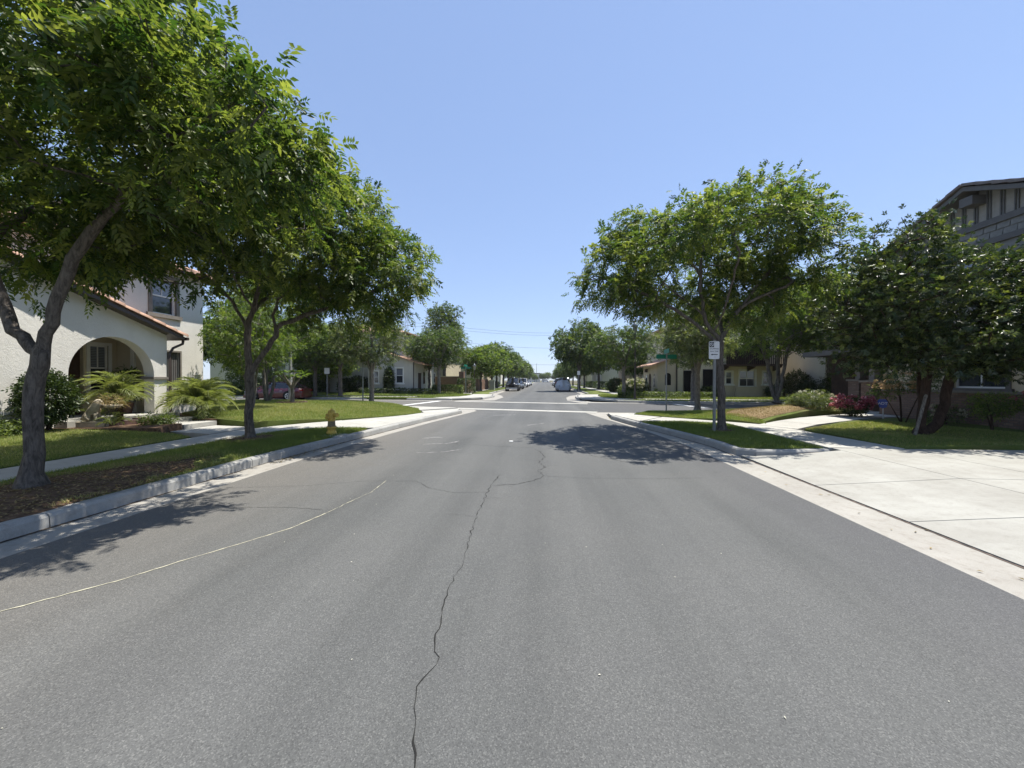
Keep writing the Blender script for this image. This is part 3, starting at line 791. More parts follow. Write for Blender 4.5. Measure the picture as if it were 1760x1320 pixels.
grass_on(s, [(-8.8, 4.6), (-11.8, 6.6), (-13.3, 8.5), (-11.2, 8.88), (-9.4, 9.08), (-8.8, 8.88)], yardL, 2600, .025, .055, tint=(.1, 1), dry=lambda x, y: 0.18 + 0.25 * (np.sin(x * 2.1) * np.sin(y * 1.7) > .3))
def cornL(x, y):
    d = min(1, max(0, min((-x - 6.0) / 5, (y - 9.5) / 5 + .2)))
    return 0.17 + 0.30 * d * d * (3 - 2 * d) * max(0, min(1, (23.2 - y) / 3))
CORN_L = [(-8.75, 10.9), (-8.15, 12.0), (-7.2, 13.25), (-5.82, 15.2), (-5.4, 16.6), (-6.3, 18.8), (-8.5, 20.9), (-12, 21.9), (-20, 22.8), (-28, 23), (-28, 14.6), (-13.5, 14.6), (-12.8, 12.6), (-10.9, 11.6)]
s = sheet('corner_lawn', CORN_L, cornL, 'lawn_green', 0.7)
grass_on(s, [(-8.75, 10.95), (-8.15, 12.05), (-7.2, 13.3), (-5.84, 15.2), (-5.42, 16.6), (-6.3, 18.8), (-8.5, 20.9), (-12, 21.9), (-17, 22.2), (-17, 17), (-12.8, 13.4), (-10.9, 11.7)], cornL, 1700, .03, .07, wid=.012, tint=(.15, .95),
         dry=lambda x, y: 0.14 + 0.22 * (np.sin(x * 1.9 + y) * np.sin(y * 2.3 - x) > .2) + 0.6 * np.exp(-((x + 11.2) / 2.6) ** 2 - ((y - 15.2) / 1.5) ** 2))
STRIP_R = [(4.2, 8.6), (4.32, 8.5), (5.9, 8.64), (6.0, 13.2), (4.8, 13.82), (3.42, 13.7), (3.36, 13.4), (3.8, 11.6), (4.18, 9.6)]
s = sheet('parkway_lawn', STRIP_R, lambda x, y: 0.155, 'lawn_green', 0.6)
grass_on(s, STRIP_R, lambda x, y: 0.155, 2300, .03, .07, tint=(0, .6), wid=.011, excl=((5.07, 11.45, .32),))
dirtpatch('bare_soil', 5.1, 11.4, .42, .42, lambda x, y: .16)
def cornR(x, y):
    d = min(1, max(0, (x - 5.5) / 4.5)); e = min(1, max(0, (18.4 - y) / 2.2)) * min(1, max(0, (y - 13.3 - .554 * (x - 7.35)) / 1.6))
    return 0.168 + 0.018 * max(0, min(6, x - 7)) + 0.42 * d * e
CORN_R = [(3.78, 16.5), (4.6, 15.5), (6.15, 14.2), (7.2, 13.05), (7.35, 13.5), (8.2, 14.3), (10.1, 15.6), (13.8, 16.9), (19, 17.0), (19, 18.0), (8, 18.3), (4.8, 18.25)]
s = sheet('corner_lawn', CORN_R, cornR, 'lawn_green', 0.6)
grass_on(s, [(3.8, 16.5), (4.6, 15.55), (6.15, 14.25), (7.2, 13.1), (7.5, 13.9), (7.0, 15.4), (9, 18.2), (4.85, 18.2)], cornR, 1700, .03, .07, tint=(.1, .9), wid=.012)
MUL = [(6.5, 15.9), (7.2, 13.7), (8.2, 14.5), (10.1, 15.75), (13.6, 17.1), (13.0, 18.0), (9.6, 18.1)]
s = sheet('dry_mound', MUL, lambda x, y: cornR(x, y) + .012, 'lawn_dry', 0.5, 0.05)
grass_on(s, MUL, lambda x, y: cornR(x, y) + .012, 900, .02, .05, mat='grass_dry', wid=.012)
LAWN_R = [(7.6, 8.8), (13.0, 8.9), (13.0, 13.2), (12.4, 14.5), (11.2, 14.2), (8.7, 12.75), (7.5, 11.75)]
def lawnR(x, y): return 0.165 + 0.09 * min(1, max(0, (x - 7.6) / 3)) + 0.02 * math.sin(x * 2 + y)
s = sheet('front_lawn', LAWN_R, lawnR, 'lawn_green', 0.6)
grass_on(s, LAWN_R[:0] + [(7.6, 8.85), (12.4, 8.95), (11.9, 11.6), (11.3, 13.6), (8.7, 12.7), (7.5, 11.7)], lawnR, 2000, .025, .055, tint=(.1, 1), wid=.011, dry=lambda x, y: 0.2 + .5 * np.exp(-((x - 8.2) / .9) ** 2 - ((y - 12) / .9) ** 2))
litter('leaf_litter', 9.4, 11.2, 1.7, 1.6, lambda x, y: lawnR(x, y) + .03, 420, size=.06, label='fallen pale leaves on the lawn under the glossy tree')
# yards across the side street
YL2 = [(-9.6, 31.1), (-7.5, 33.2), (-7.1, 35.5), (-7.3, 38.5), (-9.0, 38.9), (-9.9, 44), (-9.9, 130), (-60, 130), (-60, 33.6), (-18, 33.4), (-11, 32.8)]
def hL2(x, y): return 0.17 + 0.2 * min(1, max(0, (-x - 8) / 4)) * min(1, max(0, (y - 32) / 4))
s = sheet('corner_lawn', YL2, hL2, 'lawn_green', 4)
grass_on(s, [(-9.6, 31.2), (-7.6, 33.3), (-7.2, 35.5), (-7.4, 38.3), (-12, 38), (-18, 36.5), (-20, 33.6), (-11, 32.9)], hL2, 330, .05, .11, tint=(.1, .8), wid=.03)
PL2 = [(-7.4, 29.9), (-11, 30.2), (-18, 30.8), (-60, 31.0), (-60, 32.0), (-18, 31.8), (-11, 31.2), (-9.4, 30.9)]
s = sheet('parkway_lawn', PL2, 0.155, 'lawn_green', 4)
grass_on(s, [(-8.4, 30.2), (-11, 30.3), (-20, 30.9), (-20, 31.8), (-11, 31.2), (-9.4, 30.9)], 0.155, 330, .05, .11, tint=(.1, .8), wid=.03)
s = sheet('parkway_lawn', [(-5.3, 38.8), (-6.2, 42.6), (-6.28, 250), (-8.2, 250), (-8.2, 44), (-7.3, 38.9)], 0.155, 'lawn_green', 8)
s = sheet('parkway_lawn', [(3.7, 38.9), (4.95, 42.6), (5.08, 250), (7.1, 250), (7.1, 44), (6.9, 38.9), (5.4, 38.9)], 0.155, 'lawn_green', 8)
YR3 = [(7.1, 30.3), (14.6, 29.4), (60, 28.6), (60, 130), (8.7, 130), (8.7, 44), (8.5, 38.7), (5.5, 38.7), (4.9, 35), (5.0, 32), (6.9, 29.8)]
s = sheet('corner_lawn', YR3, 0.17, 'lawn_green', 6)
grass_on(s, [(7.1, 30.4), (14.6, 29.5), (22, 29.2), (20, 33), (9, 33.5), (8.4, 38), (5.6, 38), (5, 35), (5.1, 32.1)], 0.17, 330, .05, .11, tint=(.1, .9), wid=.03)
s = sheet('parkway_lawn', [(5.3, 28.0), (14.6, 26.7), (60, 26.0), (60, 27.1), (14.6, 27.9), (7.1, 28.8)], 0.155, 'lawn_green', 6)
grass_on(s, [(6.3, 28.0), (14.6, 26.8), (24, 26.6), (24, 27.6), (14.6, 27.8), (7.1, 28.7)], 0.155, 330, .05, .11, tint=(.1, .8), wid=.03)
s = sheet('parkway_lawn', [(80, 17.9), (40, 17.9), (19, 18.0), (19, 17), (40, 12), (80, 12)], 0.155, 'lawn_green', 10)

# ================================================================== TREES
PIST = dict(n=11, rl=0.26, ll=0.105, lw=0.039, droop=0.3)
def tree_at(name, base, limbs, ells, ntips, per, r_trunk, leafkw, leafmat, barkmat, label, seed, **kw):
    rng = np.random.default_rng(seed)
    b = np.array(base, float)
    L = [[np.array(p, float) - b for p in lb] for lb in limbs]
    E = [(*(np.array(e[:3]) - b), *e[3:]) for e in ells]
    if 'keep' in kw:
        kf = kw['keep']; kw['keep'] = lambda x, y, z: kf(x + b[0], y + b[1], z + b[2])
    return place_tree(name, tree_meshes(name, L, E, ntips, per, rng, r_trunk, leafkw, leafmat, barkmat, **kw), base, label=label)
# nearest left tree, over the parkway
tree_at('pistache_tree', (-6.72, 4.5, 0.15),
        [[(-6.72, 4.5, .1), (-6.7, 4.5, .8), (-6.66, 4.5, 1.5), (-6.6, 4.52, 1.95)],
         [(-6.6, 4.52, 1.95), (-6.42, 4.55, 2.5), (-6.2, 4.6, 3.2), (-5.75, 4.75, 4.0), (-5.2, 5.0, 5.0), (-4.7, 5.2, 6.0)],
         [(-6.6, 4.52, 1.9), (-6.98, 4.5, 2.3), (-7.25, 4.5, 3.0), (-7.4, 4.4, 4.0), (-7.8, 4.2, 5.2), (-8.1, 4.1, 6.2)],
         [(-6.0, 4.68, 3.6), (-6.3, 5.2, 4.4), (-6.4, 5.9, 5.4), (-6.4, 6.3, 6.4)],
         [(-5.6, 4.8, 4.3), (-4.8, 5.6, 4.7), (-4.0, 6.3, 5.0), (-3.4, 6.6, 5.3)],
         [(-7.3, 4.45, 3.4), (-7.6, 5.2, 4.2), (-8.0, 6.2, 4.8), (-8.4, 7.0, 5.2)],
         [(-5.4, 4.9, 4.7), (-5.3, 4.0, 5.3), (-5.3, 3.2, 5.8)],
         [(-6.0, 4.68, 3.6), (-5.2, 4.5, 4.1), (-4.4, 4.3, 4.5), (-3.6, 4.2, 4.8)],
         [(-7.2, 4.5, 2.8), (-7.6, 3.8, 3.4), (-8.2, 3.2, 4.0)]],
        [(-6.95, 5.0, 5.4, 2.8, 3.3, 1.95), (-4.0, 4.3, 4.5, 1.3, 1.5, .85), (-4.1, 4.2, 4.5, 1.15, 1.4, .8), (-4.8, 3.6, 5.2, 1.2, 1.2, .95), (-8.3, 4.9, 4.5, 2.2, 2.6, 1.5), (-6.6, 6.3, 4.1, 2.0, 1.1, .9), (-4.9, 6.0, 4.9, 1.2, 1.3, 1.0)],
        760, 17, 0.092, PIST, 'leaf_pistache', 'bark_grey', 'largest leafy tree with a forked trunk nearest the camera on the left parkway', 11, spread=.21, flare=2.2, shell=.6, r_tip=.006, keep=lambda x, y, z: ~((y < 4.7) & (z < 3.9) & (x < -5.2) & (x > -8.2)))
# second left tree
tree_at('pistache_tree', (-7.15, 8.81, 0.15),
        [[(-7.15, 8.81, .1), (-7.17, 8.8, .9), (-7.15, 8.8, 1.8), (-7.18, 8.8, 2.5), (-7.2, 8.8, 3.0)],
         [(-7.2, 8.8, 3.0), (-7.0, 8.9, 3.8), (-6.9, 9.0, 4.8), (-6.7, 9.1, 5.9)],
         [(-7.2, 8.8, 2.9), (-7.6, 8.7, 3.6), (-8.2, 8.6, 4.2), (-8.6, 8.5, 5.0)],
         [(-7.15, 8.8, 1.8), (-6.75, 8.8, 2.3), (-6.5, 8.85, 2.75), (-6.6, 8.9, 3.3), (-6.2, 9.0, 3.9), (-5.2, 9.2, 4.6)],
         [(-6.55, 8.85, 2.9), (-5.8, 9.3, 3.3), (-4.8, 9.6, 3.7), (-3.8, 9.8, 4.2)],
         [(-7.0, 8.9, 3.8), (-6.2, 8.7, 4.6), (-5.3, 8.5, 5.4)],
         [(-7.2, 8.8, 3.1), (-7.3, 9.6, 3.8), (-7.2, 10.6, 4.6)],
         [(-7.1, 8.85, 3.3), (-6.9, 8.0, 4.0), (-6.6, 7.2, 4.8)]],
        [(-6.3, 9.1, 5.2, 2.6, 2.8, 1.75), (-4.4, 9.3, 4.35, 1.6, 1.7, 1.1), (-8.0, 9.3, 5.6, 1.3, 1.8, 1.2), (-5.1, 9.6, 3.5, 1.5, 1.6, .7)],
        540, 17, 0.092, PIST, 'leaf_pistache', 'bark_grey', 'second leafy tree from the camera on the left parkway, beside the hydrant', 12, spread=.2, shell=.58, r_tip=.006, keep=lambda x, y, z: ~((y < 8.9) & (z < 4.9) & (x < -6.1)))
# right parkway tree behind the no-stopping sign
tree_at('pistache_tree', (5.07, 11.45, 0.15),
        [[(5.07, 11.45, .1), (5.05, 11.45, 1.2), (5.02, 11.45, 2.2), (5.02, 11.45, 2.75)],
         [(5.02, 11.45, 2.7), (4.6, 11.4, 3.3), (4.45, 11.4, 4.2), (4.5, 11.4, 5.2), (4.6, 11.4, 6.4)],
         [(5.02, 11.45, 2.6), (4.2, 11.4, 3.3), (3.2, 11.3, 3.9), (2.2, 11.3, 4.3), (1.3, 11.3, 4.7)],
         [(5.02, 11.45, 2.75), (5.4, 11.5, 3.4), (6.0, 11.5, 4.2), (6.7, 11.5, 5.2), (7.0, 11.5, 6.3)],
         [(4.5, 11.4, 3.5), (3.7, 11.9, 4.4), (3.0, 12.3, 5.4)],
         [(5.6, 11.5, 3.7), (6.6, 11.0, 4.2), (7.6, 10.7, 4.8)],
         [(4.9, 11.4, 3.0), (4.8, 10.5, 3.8), (4.6, 9.5, 4.6)],
         [(5.1, 11.5, 3.0), (5.3, 12.5, 3.9), (5.5, 13.5, 4.8)],
         [(4.48, 11.4, 4.6), (3.5, 11.2, 5.6), (2.8, 11.1, 6.4)]],
        [(4.6, 11.5, 5.0, 3.0, 3.2, 1.75), (1.9, 11.3, 4.4, 1.2, 1.6, .85), (5.95, 11.4, 5.9, 1.45, 1.8, 1.15), (3.2, 11.4, 5.7, 1.5, 1.8, .9), (6.2, 11.4, 4.2, 1.5, 2.0, 1.2), (1.5, 11.2, 4.0, .7, .8, .5)],
        570, 17, 0.102, PIST, 'leaf_pistache', 'bark_grey', 'broad leafy tree behind the white no-stopping sign on the right parkway', 13, spread=.2, shell=.58, r_tip=.006, keep=lambda x, y, z: ~((y < 11.2) & (z < 4.9) & (x > 3.4) & (x < 6.4)))
# glossy evergreen beside the driveway, two trunks
GLOS = dict(n=7, rl=0.09, ll=0.095, lw=0.032, droop=0.2, spread=0.8, flat=0.3)
tree_at('glossy_evergreen_tree', (9.75, 10.7, 0.2),
        [[(9.62, 10.65, .1), (9.65, 10.65, .8), (9.7, 10.6, 1.6), (9.6, 10.6, 2.4), (9.4, 10.6, 3.4), (9.2, 10.6, 4.4)],
         [(9.63, 10.65, .25), (10.0, 10.7, .45), (10.25, 10.75, 1.0), (10.4, 10.75, 1.8), (10.9, 10.6, 2.8), (11.3, 10.4, 3.8)],
         [(9.63, 10.65, .25), (9.8, 10.9, .4), (10.0, 11.1, 1.2), (10.1, 11.3, 2.2), (10.2, 11.5, 3.4)],
         [(9.66, 10.6, 1.8), (9.0, 10.5, 2.4), (8.2, 10.4, 3.0)],
         [(10.45, 10.7, 2.0), (11.0, 10.0, 2.5), (11.8, 9.6, 2.9)]],
        [(9.6, 10.5, 3.3, 2.0, 1.9, 1.55), (9.15, 10.6, 4.75, 1.15, 1.15, 1.0), (11.6, 10.2, 3.3, 1.7, 1.6, 1.5), (11.8, 10.1, 4.3, 1.1, 1.1, .8), (8.0, 10.5, 3.5, 1.0, 1.2, 1.2), (8.3, 10.5, 2.5, .8, .9, .7), (10.4, 10.0, 2.4, 1.9, 1.2, .75), (11.7, 10.1, 2.15, 1.5, 1.2, .7), (8.55, 10.5, 2.3, 1.0, .9, .6)],
        1350, 14, 0.13, GLOS, 'leaf_glossy', 'bark_dark', 'dense glossy evergreen with leaning dark trunks on the lawn beside the driveway', 14, spread=.17, shell=.4, hang=-.25, r_tip=.008)
# prototypes for the trees further off
def proto(name, h, fork, ells, ntips, per, r, leafkw, leafmat, barkmat, seed, nl=4, multi=0, **kw):
    rng = np.random.default_rng(seed)
    cx = np.mean([e[2] for e in ells])
    if multi:
        limbs = [[(0, 0, 0), (.05, 0, fork * .3), (.12, .05, fork), (.3, .1, cx)]]
        for k in range(multi - 1):
            a = 2 * math.pi * k / (multi - 1) + .5
            limbs.append([(0, 0, .05), (.16 * math.cos(a), .16 * math.sin(a), fork * .35), (.34 * math.cos(a), .34 * math.sin(a), fork), (.9 * math.cos(a), .9 * math.sin(a), cx)])
    else:
        limbs = [[(0, 0, 0), (.03, 0, fork * .5), (0, .03, fork), (0, 0, cx * 1.1)]]
        for k in range(nl):
            a = 2 * math.pi * k / nl + rng.uniform(-.3, .3); rr = np.mean([e[3] for e in ells]) * .55
            limbs.append([(0, 0, fork * rng.uniform(.85, 1.05)), (.35 * rr * math.cos(a), .35 * rr * math.sin(a), fork + (cx - fork) * .45), (rr * math.cos(a), rr * math.sin(a), cx)])
    return tree_meshes(name, limbs, ells, ntips, per, rng, r, leafkw, leafmat, barkmat, r_tip=0.008, **kw)
BIGL = dict(n=5, rl=0.16, ll=0.15, lw=0.07, droop=0.25, flat=.4)
MIDL = dict(n=7, rl=0.20, ll=0.12, lw=0.045, droop=0.35, flat=.5)
P_A = proto('street_tree_a', 6, 2.2, [(0, 0, 4.2, 2.3, 2.3, 1.7), (.8, -.4, 5.2, 1.3, 1.3, .9), (-1.2, .5, 4.0, 1.4, 1.4, 1.0)], 420, 9, .13, MIDL, 'leaf_street', 'bark_pale', 21, spread=.22)
P_B = proto('street_tree_b', 7, 2.4, [(0, 0, 4.9, 2.6, 2.6, 2.1), (-.8, .6, 6.3, 1.4, 1.4, 1.0), (1.5, 0, 4.4, 1.5, 1.5, 1.2), (-1.6, -.6, 4.2, 1.3, 1.4, 1.1)], 480, 9, .16, BIGL, 'leaf_street', 'bark_grey', 22, spread=.25)
P_C = proto('street_tree_c', 7, 1.9, [(0, 0, 3.9, 2.2, 2.2, 1.8), (.6, .4, 5.1, 1.2, 1.2, .9)], 380, 10, .11, MIDL, 'leaf_lime', 'bark_pale', 23, spread=.2, multi=4)
P_S = proto('street_tree_s', 6, 2.0, [(0, 0, 4.2, 2.2, 2.2, 1.8), (-1.2, 0, 3.7, 1.3, 1.3, 1.0), (1.1, .3, 4.6, 1.3, 1.3, 1.0)], 400, 11, .14, dict(n=5, rl=.14, ll=.13, lw=.055, droop=.2, flat=.3), 'leaf_sage', 'bark_pale', 24, spread=.2)
P_T = proto('tall_tree', 12, 4.0, [(0, 0, 7.6, 2.2, 2.2, 3.6), (.9, 0, 9.6, 1.1, 1.1, 1.6), (-.9, .4, 9.8, 1.0, 1.0, 1.5), (1.2, 0, 6.4, 1.4, 1.4, 1.4)], 420, 8, .2, dict(n=5, rl=.2, ll=.2, lw=.1, droop=.2, flat=.3), 'leaf_street', 'bark_grey', 25, spread=.3)
P_F = proto('far_tree', 8, 2.0, [(0, 0, 5.0, 3.4, 3.4, 2.4), (1.0, .6, 6.3, 2.0, 2.0, 1.3), (-1.5, -.8, 4.4, 2.0, 2.0, 1.5), (1.8, -.8, 4.2, 1.8, 1.8, 1.4)], 420, 8, .18, dict(n=5, rl=.28, ll=.26, lw=.13, droop=.25, flat=.4), 'leaf_street', 'bark_grey', 26, spread=.38)
P_L = proto('far_lime', 8, 2.0, [(0, 0, 4.6, 3.0, 3.0, 2.3), (-1.0, .6, 5.9, 1.8, 1.8, 1.2), (1.5, -.8, 4.0, 1.8, 1.8, 1.3)], 380, 8, .16, dict(n=5, rl=.26, ll=.24, lw=.12, droop=.25, flat=.4), 'leaf_lime', 'bark_grey', 27, spread=.36)
TREES = [  # proto, kind, x, y, rz, scale, z-scale, label
 (P_S, 'street_tree', -10.2, 22.0, .3, .95, .92, 'pale green tree right beside the back of the stop sign on the corner lawn'),
 (P_C, 'multi_trunk_tree', -11.7, 14.5, 1.0, .68, .8, 'slim multi-trunk tree at the far corner of the white arched house'),
 (P_C, 'multi_trunk_tree', -14.6, 19.2, 2.2, 1.3, 1.25, 'bright green tree behind the white arched house beyond the multi-trunk tree'),
 (P_B, 'street_tree', -19.5, 31.3, .4, .9, .85, 'dark tree just behind the hood of the red car'),
 (P_B, 'street_tree', -17.3, 31.4, 2.0, 1.0, .9, 'shaded tree on the far parkway right of the small square sign'),
 (P_B, 'street_tree', -26.0, 34.5, 1.0, 1.1, 1.1, 'tall tree beyond the front of the red car'),
 (P_A, 'street_tree', -10.4, 37.4, 1.1, 1.3, 1.12, 'yellow green tree in front of the block wall across the side street on the left'),
 (P_B, 'street_tree', -11.9, 39.2, 2.6, .85, .9, 'dark leaning tree close behind the yellow green one at the left block wall'),
 (P_T, 'tall_tree', -13.2, 50.0, .2, 1.1, 1.05, 'tallest tree rising behind the houses on the left of the far street'),
 (P_L, 'street_tree', -8.3, 50.0, .8, .92, .82, 'bright tree beside the utility cabinet on the left of the far street'),
 (P_A, 'street_tree', 6.4, 31.6, .5, 1.15, 1.0, 'light green tree on the far right corner lawn by the white flowers'),
 (P_S, 'street_tree', 7.15, 18.6, 1.3, .84, .88, 'pale slender tree on the near right corner lawn beside the street name post'),
 (P_S, 'street_tree', 10.2, 27.3, 2.4, .95, .95, 'pale tree across the side street in front of the tan house with arched windows'),
 (P_C, 'multi_trunk_tree', 14.2, 24.8, .4, 1.6, 1.35, 'double-trunk tree across the side street in front of the wooden balcony'),
 (P_B, 'street_tree', 19.0, 27.2, 1.4, 1.25, 1.1, 'dark tree across the side street right of the wooden balcony'),
 (P_C, 'multi_trunk_tree', 16.2, 21.3, 2.0, 1.2, 1.25, 'multi-trunk tree by the brick porch pier of the right-hand house'),
 (P_B, 'street_tree', 19.5, 21.0, .6, 1.3, 1.15, 'dark tree behind the right-hand house by its porch'),
 (P_B, 'street_tree', 17.2, 23.8, .9, 1.15, 1.05, 'shaded tree between the double-trunk tree and the porch pier'),
 (P_F, 'street_tree', 4.9, 54.5, .1, 1.12, 1.3, 'big dark tree over the covered car, first on the right of the far street'),
 (P_F, 'street_tree', 8.4, 60.0, 1.9, 1.0, 1.15, 'big tree set back behind the covered car'),
 (P_F, 'street_tree', 10.5, 46.0, 1.2, .8, .8, 'round tree between the far right corner lawn and the pink house'),
]
for (ms, nm, x, y, rz, s, szz, lb) in TREES:
    place_tree(nm, ms, (x, y, 0.16), rz, (s, s, szz), lb)
ORD = ['first', 'second', 'third', 'fourth', 'fifth', 'sixth', 'seventh', 'eighth', 'ninth', 'tenth']
for k, (y, s) in enumerate(((60, .92), (69, 1.0), (79, 1.0), (91, 1.05), (104, 1.0), (118, 1.05), (134, 1.1), (152, 1.0), (174, 1.05), (200, 1.0))):
    place_tree('street_tree', P_F if k % 3 else P_L, (-8.4 + random.uniform(-.4, .4), y, .16), k * 1.7, (s * 1.08, s * 1.08, s * 1.08), ORD[k] + ' tree from the camera in the row lining the left of the far street', 'trees along the left of the far street')
for k, (y, s) in enumerate(((72, 1.0), (86, 1.0), (101, 1.05), (118, 1.05), (138, 1.0), (162, 1.0), (190, 1.0))):
    place_tree('street_tree', P_F, (7.4 + random.uniform(-.4, .4), y, .16), k * 2.1 + .6, (s, s, s * .95), ORD[k] + ' tree from the camera in the row lining the right of the far street', 'trees along the right of the far street')
for k in range(16):
    x = -40 + k * 5.4 + random.uniform(-1.5, 1.5)
    place_tree('street_tree', P_F if k % 2 else P_L, (x, 278 + random.uniform(0, 24), 0), k * 1.3, (random.uniform(.7, 1.1),) * 3, 'hazy tree in the row closing the end of the far street', 'trees across the end of the far street')
for k, (x, y, s, lb) in enumerate(((-32, 26.5, 1.0, 'tree at the far left end of the side street, near side'), (-38, 36, 1.2, 'tree left of the bright white house'), (-24.5, 39.5, .95, 'tree between the bright white house and the grey beige house'),
        (-33, 56, 1.2, 'tree behind the bright white house'), (-17, 64, 1.1, 'tree behind the cream house left of the far street'), (24, 46, 1.2, 'tree behind the tan and shaded grey houses'), (30, 29.5, 1.1, 'tree in front of the shaded grey house at right'),
        (17, 52, 1.1, 'tree just in front of the pinkish house'), (36, 22.5, 1.2, 'tree at the far right end of the side street'), (27, 24, 1.1, 'tree right of the double-trunk tree, beyond the porch'), (-46, 30, 1.3, 'leftmost tree at the end of the side street'), (-29.5, 36.5, .9, 'tree in front of the low dark garden wall'),
        (-20.5, 35.0, .8, 'tree close in front of the small wooden balcony'), (22.5, 28.5, .9, 'dark tree in front of the corner of the shaded grey house'))):
    place_tree('street_tree', P_F if k % 2 else P_L, (x, y, .1), k * 1.1, (s, s, s), lb)

# ================================================================== HOUSES
class Fr:
    """a facade frame: u runs along the wall, n points out of it"""
    def __init__(s, ox, oy, ux, uy, nx, ny): s.o = (ox, oy); s.u = (ux, uy); s.n = (nx, ny)
    def p(s, u, n, z): return (s.o[0] + s.u[0] * u + s.n[0] * n, s.o[1] + s.u[1] * u + s.n[1] * n, z)
    def box(s, mb, u0, u1, n0, n1, z0, z1):
        V = [s.p(u, n, z) for z in (z0, z1) for u, n in ((u0, n0), (u1, n0), (u1, n1), (u0, n1))]
        fl = s.u[0] * s.n[1] - s.u[1] * s.n[0] < 0
        F = [(0, 3, 2, 1), (4, 5, 6, 7), (0, 1, 5, 4), (1, 2, 6, 5), (2, 3, 7, 6), (3, 0, 4, 7)]
        return mb.add(V, [f[::-1] for f in F] if fl else F)
def wall(fr, parent, mat, L, z0, z1, ops=(), depth=0.14, name='wall', u0=0.0):
    us = sorted({u0, L, *[o[0] for o in ops], *[o[1] for o in ops]}); zs_ = sorted({z0, z1, *[o[2] for o in ops], *[o[3] for o in ops]})
    mb = MB(); fl = fr.u[0] * fr.n[1] - fr.u[1] * fr.n[0] > 0
    def q(a, b, c, d): mb.add([a, b, c, d], [(0, 1, 2, 3)])
    for a, b in zip(us, us[1:]):
        for c, d in zip(zs_, zs_[1:]):
            if any(o[0] <= a and b <= o[1] and o[2] <= c and d <= o[3] for o in ops): continue
            q(fr.p(a, 0, c), fr.p(b, 0, c), fr.p(b, 0, d), fr.p(a, 0, d))
    for a, b, c, d in [o[:4] for o in ops]:
        for (p, r) in (((a, c), (b, c)), ((b, c), (b, d)), ((b, d), (a, d)), ((a, d), (a, c))):
            q(fr.p(p[0], 0, p[1]), fr.p(r[0], 0, r[1]), fr.p(r[0], -depth, r[1]), fr.p(p[0], -depth, p[1]))
    return mb.build(name, mat, parent)
def window(fr, parent, u0, u1, z0, z1, frame='trim_white', trim=None, tw=0.1, sill=True, rows=2, cols=1, rec=0.1, fw=0.05, upper_cols=1, blind=True):
    mb = MB(); n0, n1 = -rec - .02, -rec + .03
    for b in ((u0, u1, z1 - fw, z1), (u0, u1, z0, z0 + fw), (u0, u0 + fw, z0 + fw, z1 - fw), (u1 - fw, u1, z0 + fw, z1 - fw)):
        fr.box(mb, b[0], b[1], n0, n1, b[2], b[3])
    w = mb.build('window', frame, parent)
    zm = (z0 + z1) / 2
    if rows == 2: fr.box(m2 := MB(), u0 + fw, u1 - fw, n0 + .006, n1 + .006, zm - .025, zm + .025); m2.build('sash_rail', frame, w)
    for c in range(1, cols): 
        uc = u0 + (u1 - u0) * c / cols
        fr.box(m2 := MB(), uc - .018, uc + .018, n0 + .004, n1 - .006, z0 + fw, z1 - fw); m2.build('mullion', frame, w)
    if upper_cols > 1:
        for c in range(1, upper_cols):
            uc = u0 + (u1 - u0) * c / upper_cols
            fr.box(m2 := MB(), uc - .012, uc + .012, n0 + .008, n1 - .012, zm + .025, z1 - fw); m2.build('muntin', frame, w)
    zz = [(z0 + fw, zm - .025), (zm + .025, z1 - fw)] if rows == 2 else [(z0 + fw, z1 - fw)]
    for q_, (a, b) in enumerate(zz):
        fr.box(m2 := MB(), u0 + fw, u1 - fw, -rec - .012, -rec - .004, a, b); m2.build('pane', 'glass_blind' if blind and q_ == len(zz) - 1 else 'glass', w)
    if trim:
        m3 = MB()
        for b in ((u0 - tw, u1 + tw, z1, z1 + tw), (u0 - tw, u0, z0, z1), (u1, u1 + tw, z0, z1)):
            fr.box(m3, b[0], b[1], -.02, .035, b[2], b[3])
        m3.build('window_trim', trim, w)
    if sill:
        fr.box(m4 := MB(), u0 - tw - .07, u1 + tw + .07, -.02, .075, z0 - .13, z0); m4.build('sill', trim or frame, w)
    return w
def slab_roof(parent, pts, th, mat, name='roof'):
    """pts: a planar polygon (x,y,z); thickened downwards"""
    n = len(pts); V = [tuple(p) for p in pts] + [(p[0], p[1], p[2] - th) for p in pts]
    return MB().add(V, [tuple(range(n)), tuple(range(2 * n - 1, n - 1, -1))] + [(i, n + i, n + (i + 1) % n, (i + 1) % n) for i in range(n)]).build(name, mat, parent)
def barrel_mesh(name, L, r0, r1, mat, n=7):
    V = []; F = []
    for t, r in ((0, r0), (1, r1)):
        for s2 in (1.0, 0.82):
            V += [(r * s2 * math.cos(math.pi * k / (n - 1)), L * t, r * s2 * math.sin(math.pi * k / (n - 1))) for k in range(n)]
    a, b, c, d = 0, n, 2 * n, 3 * n
    for k in range(n - 1):
        F += [(a + k, c + k, c + k + 1, a + k + 1), (b + k, b + k + 1, d + k + 1, d + k), (a + k, a + k + 1, b + k + 1, b + k)]
    return np_mesh(name, V, F, mat, smooth=False)
BARREL = barrel_mesh('roof_tile', 0.46, 0.125, 0.10, 'clay_tile')
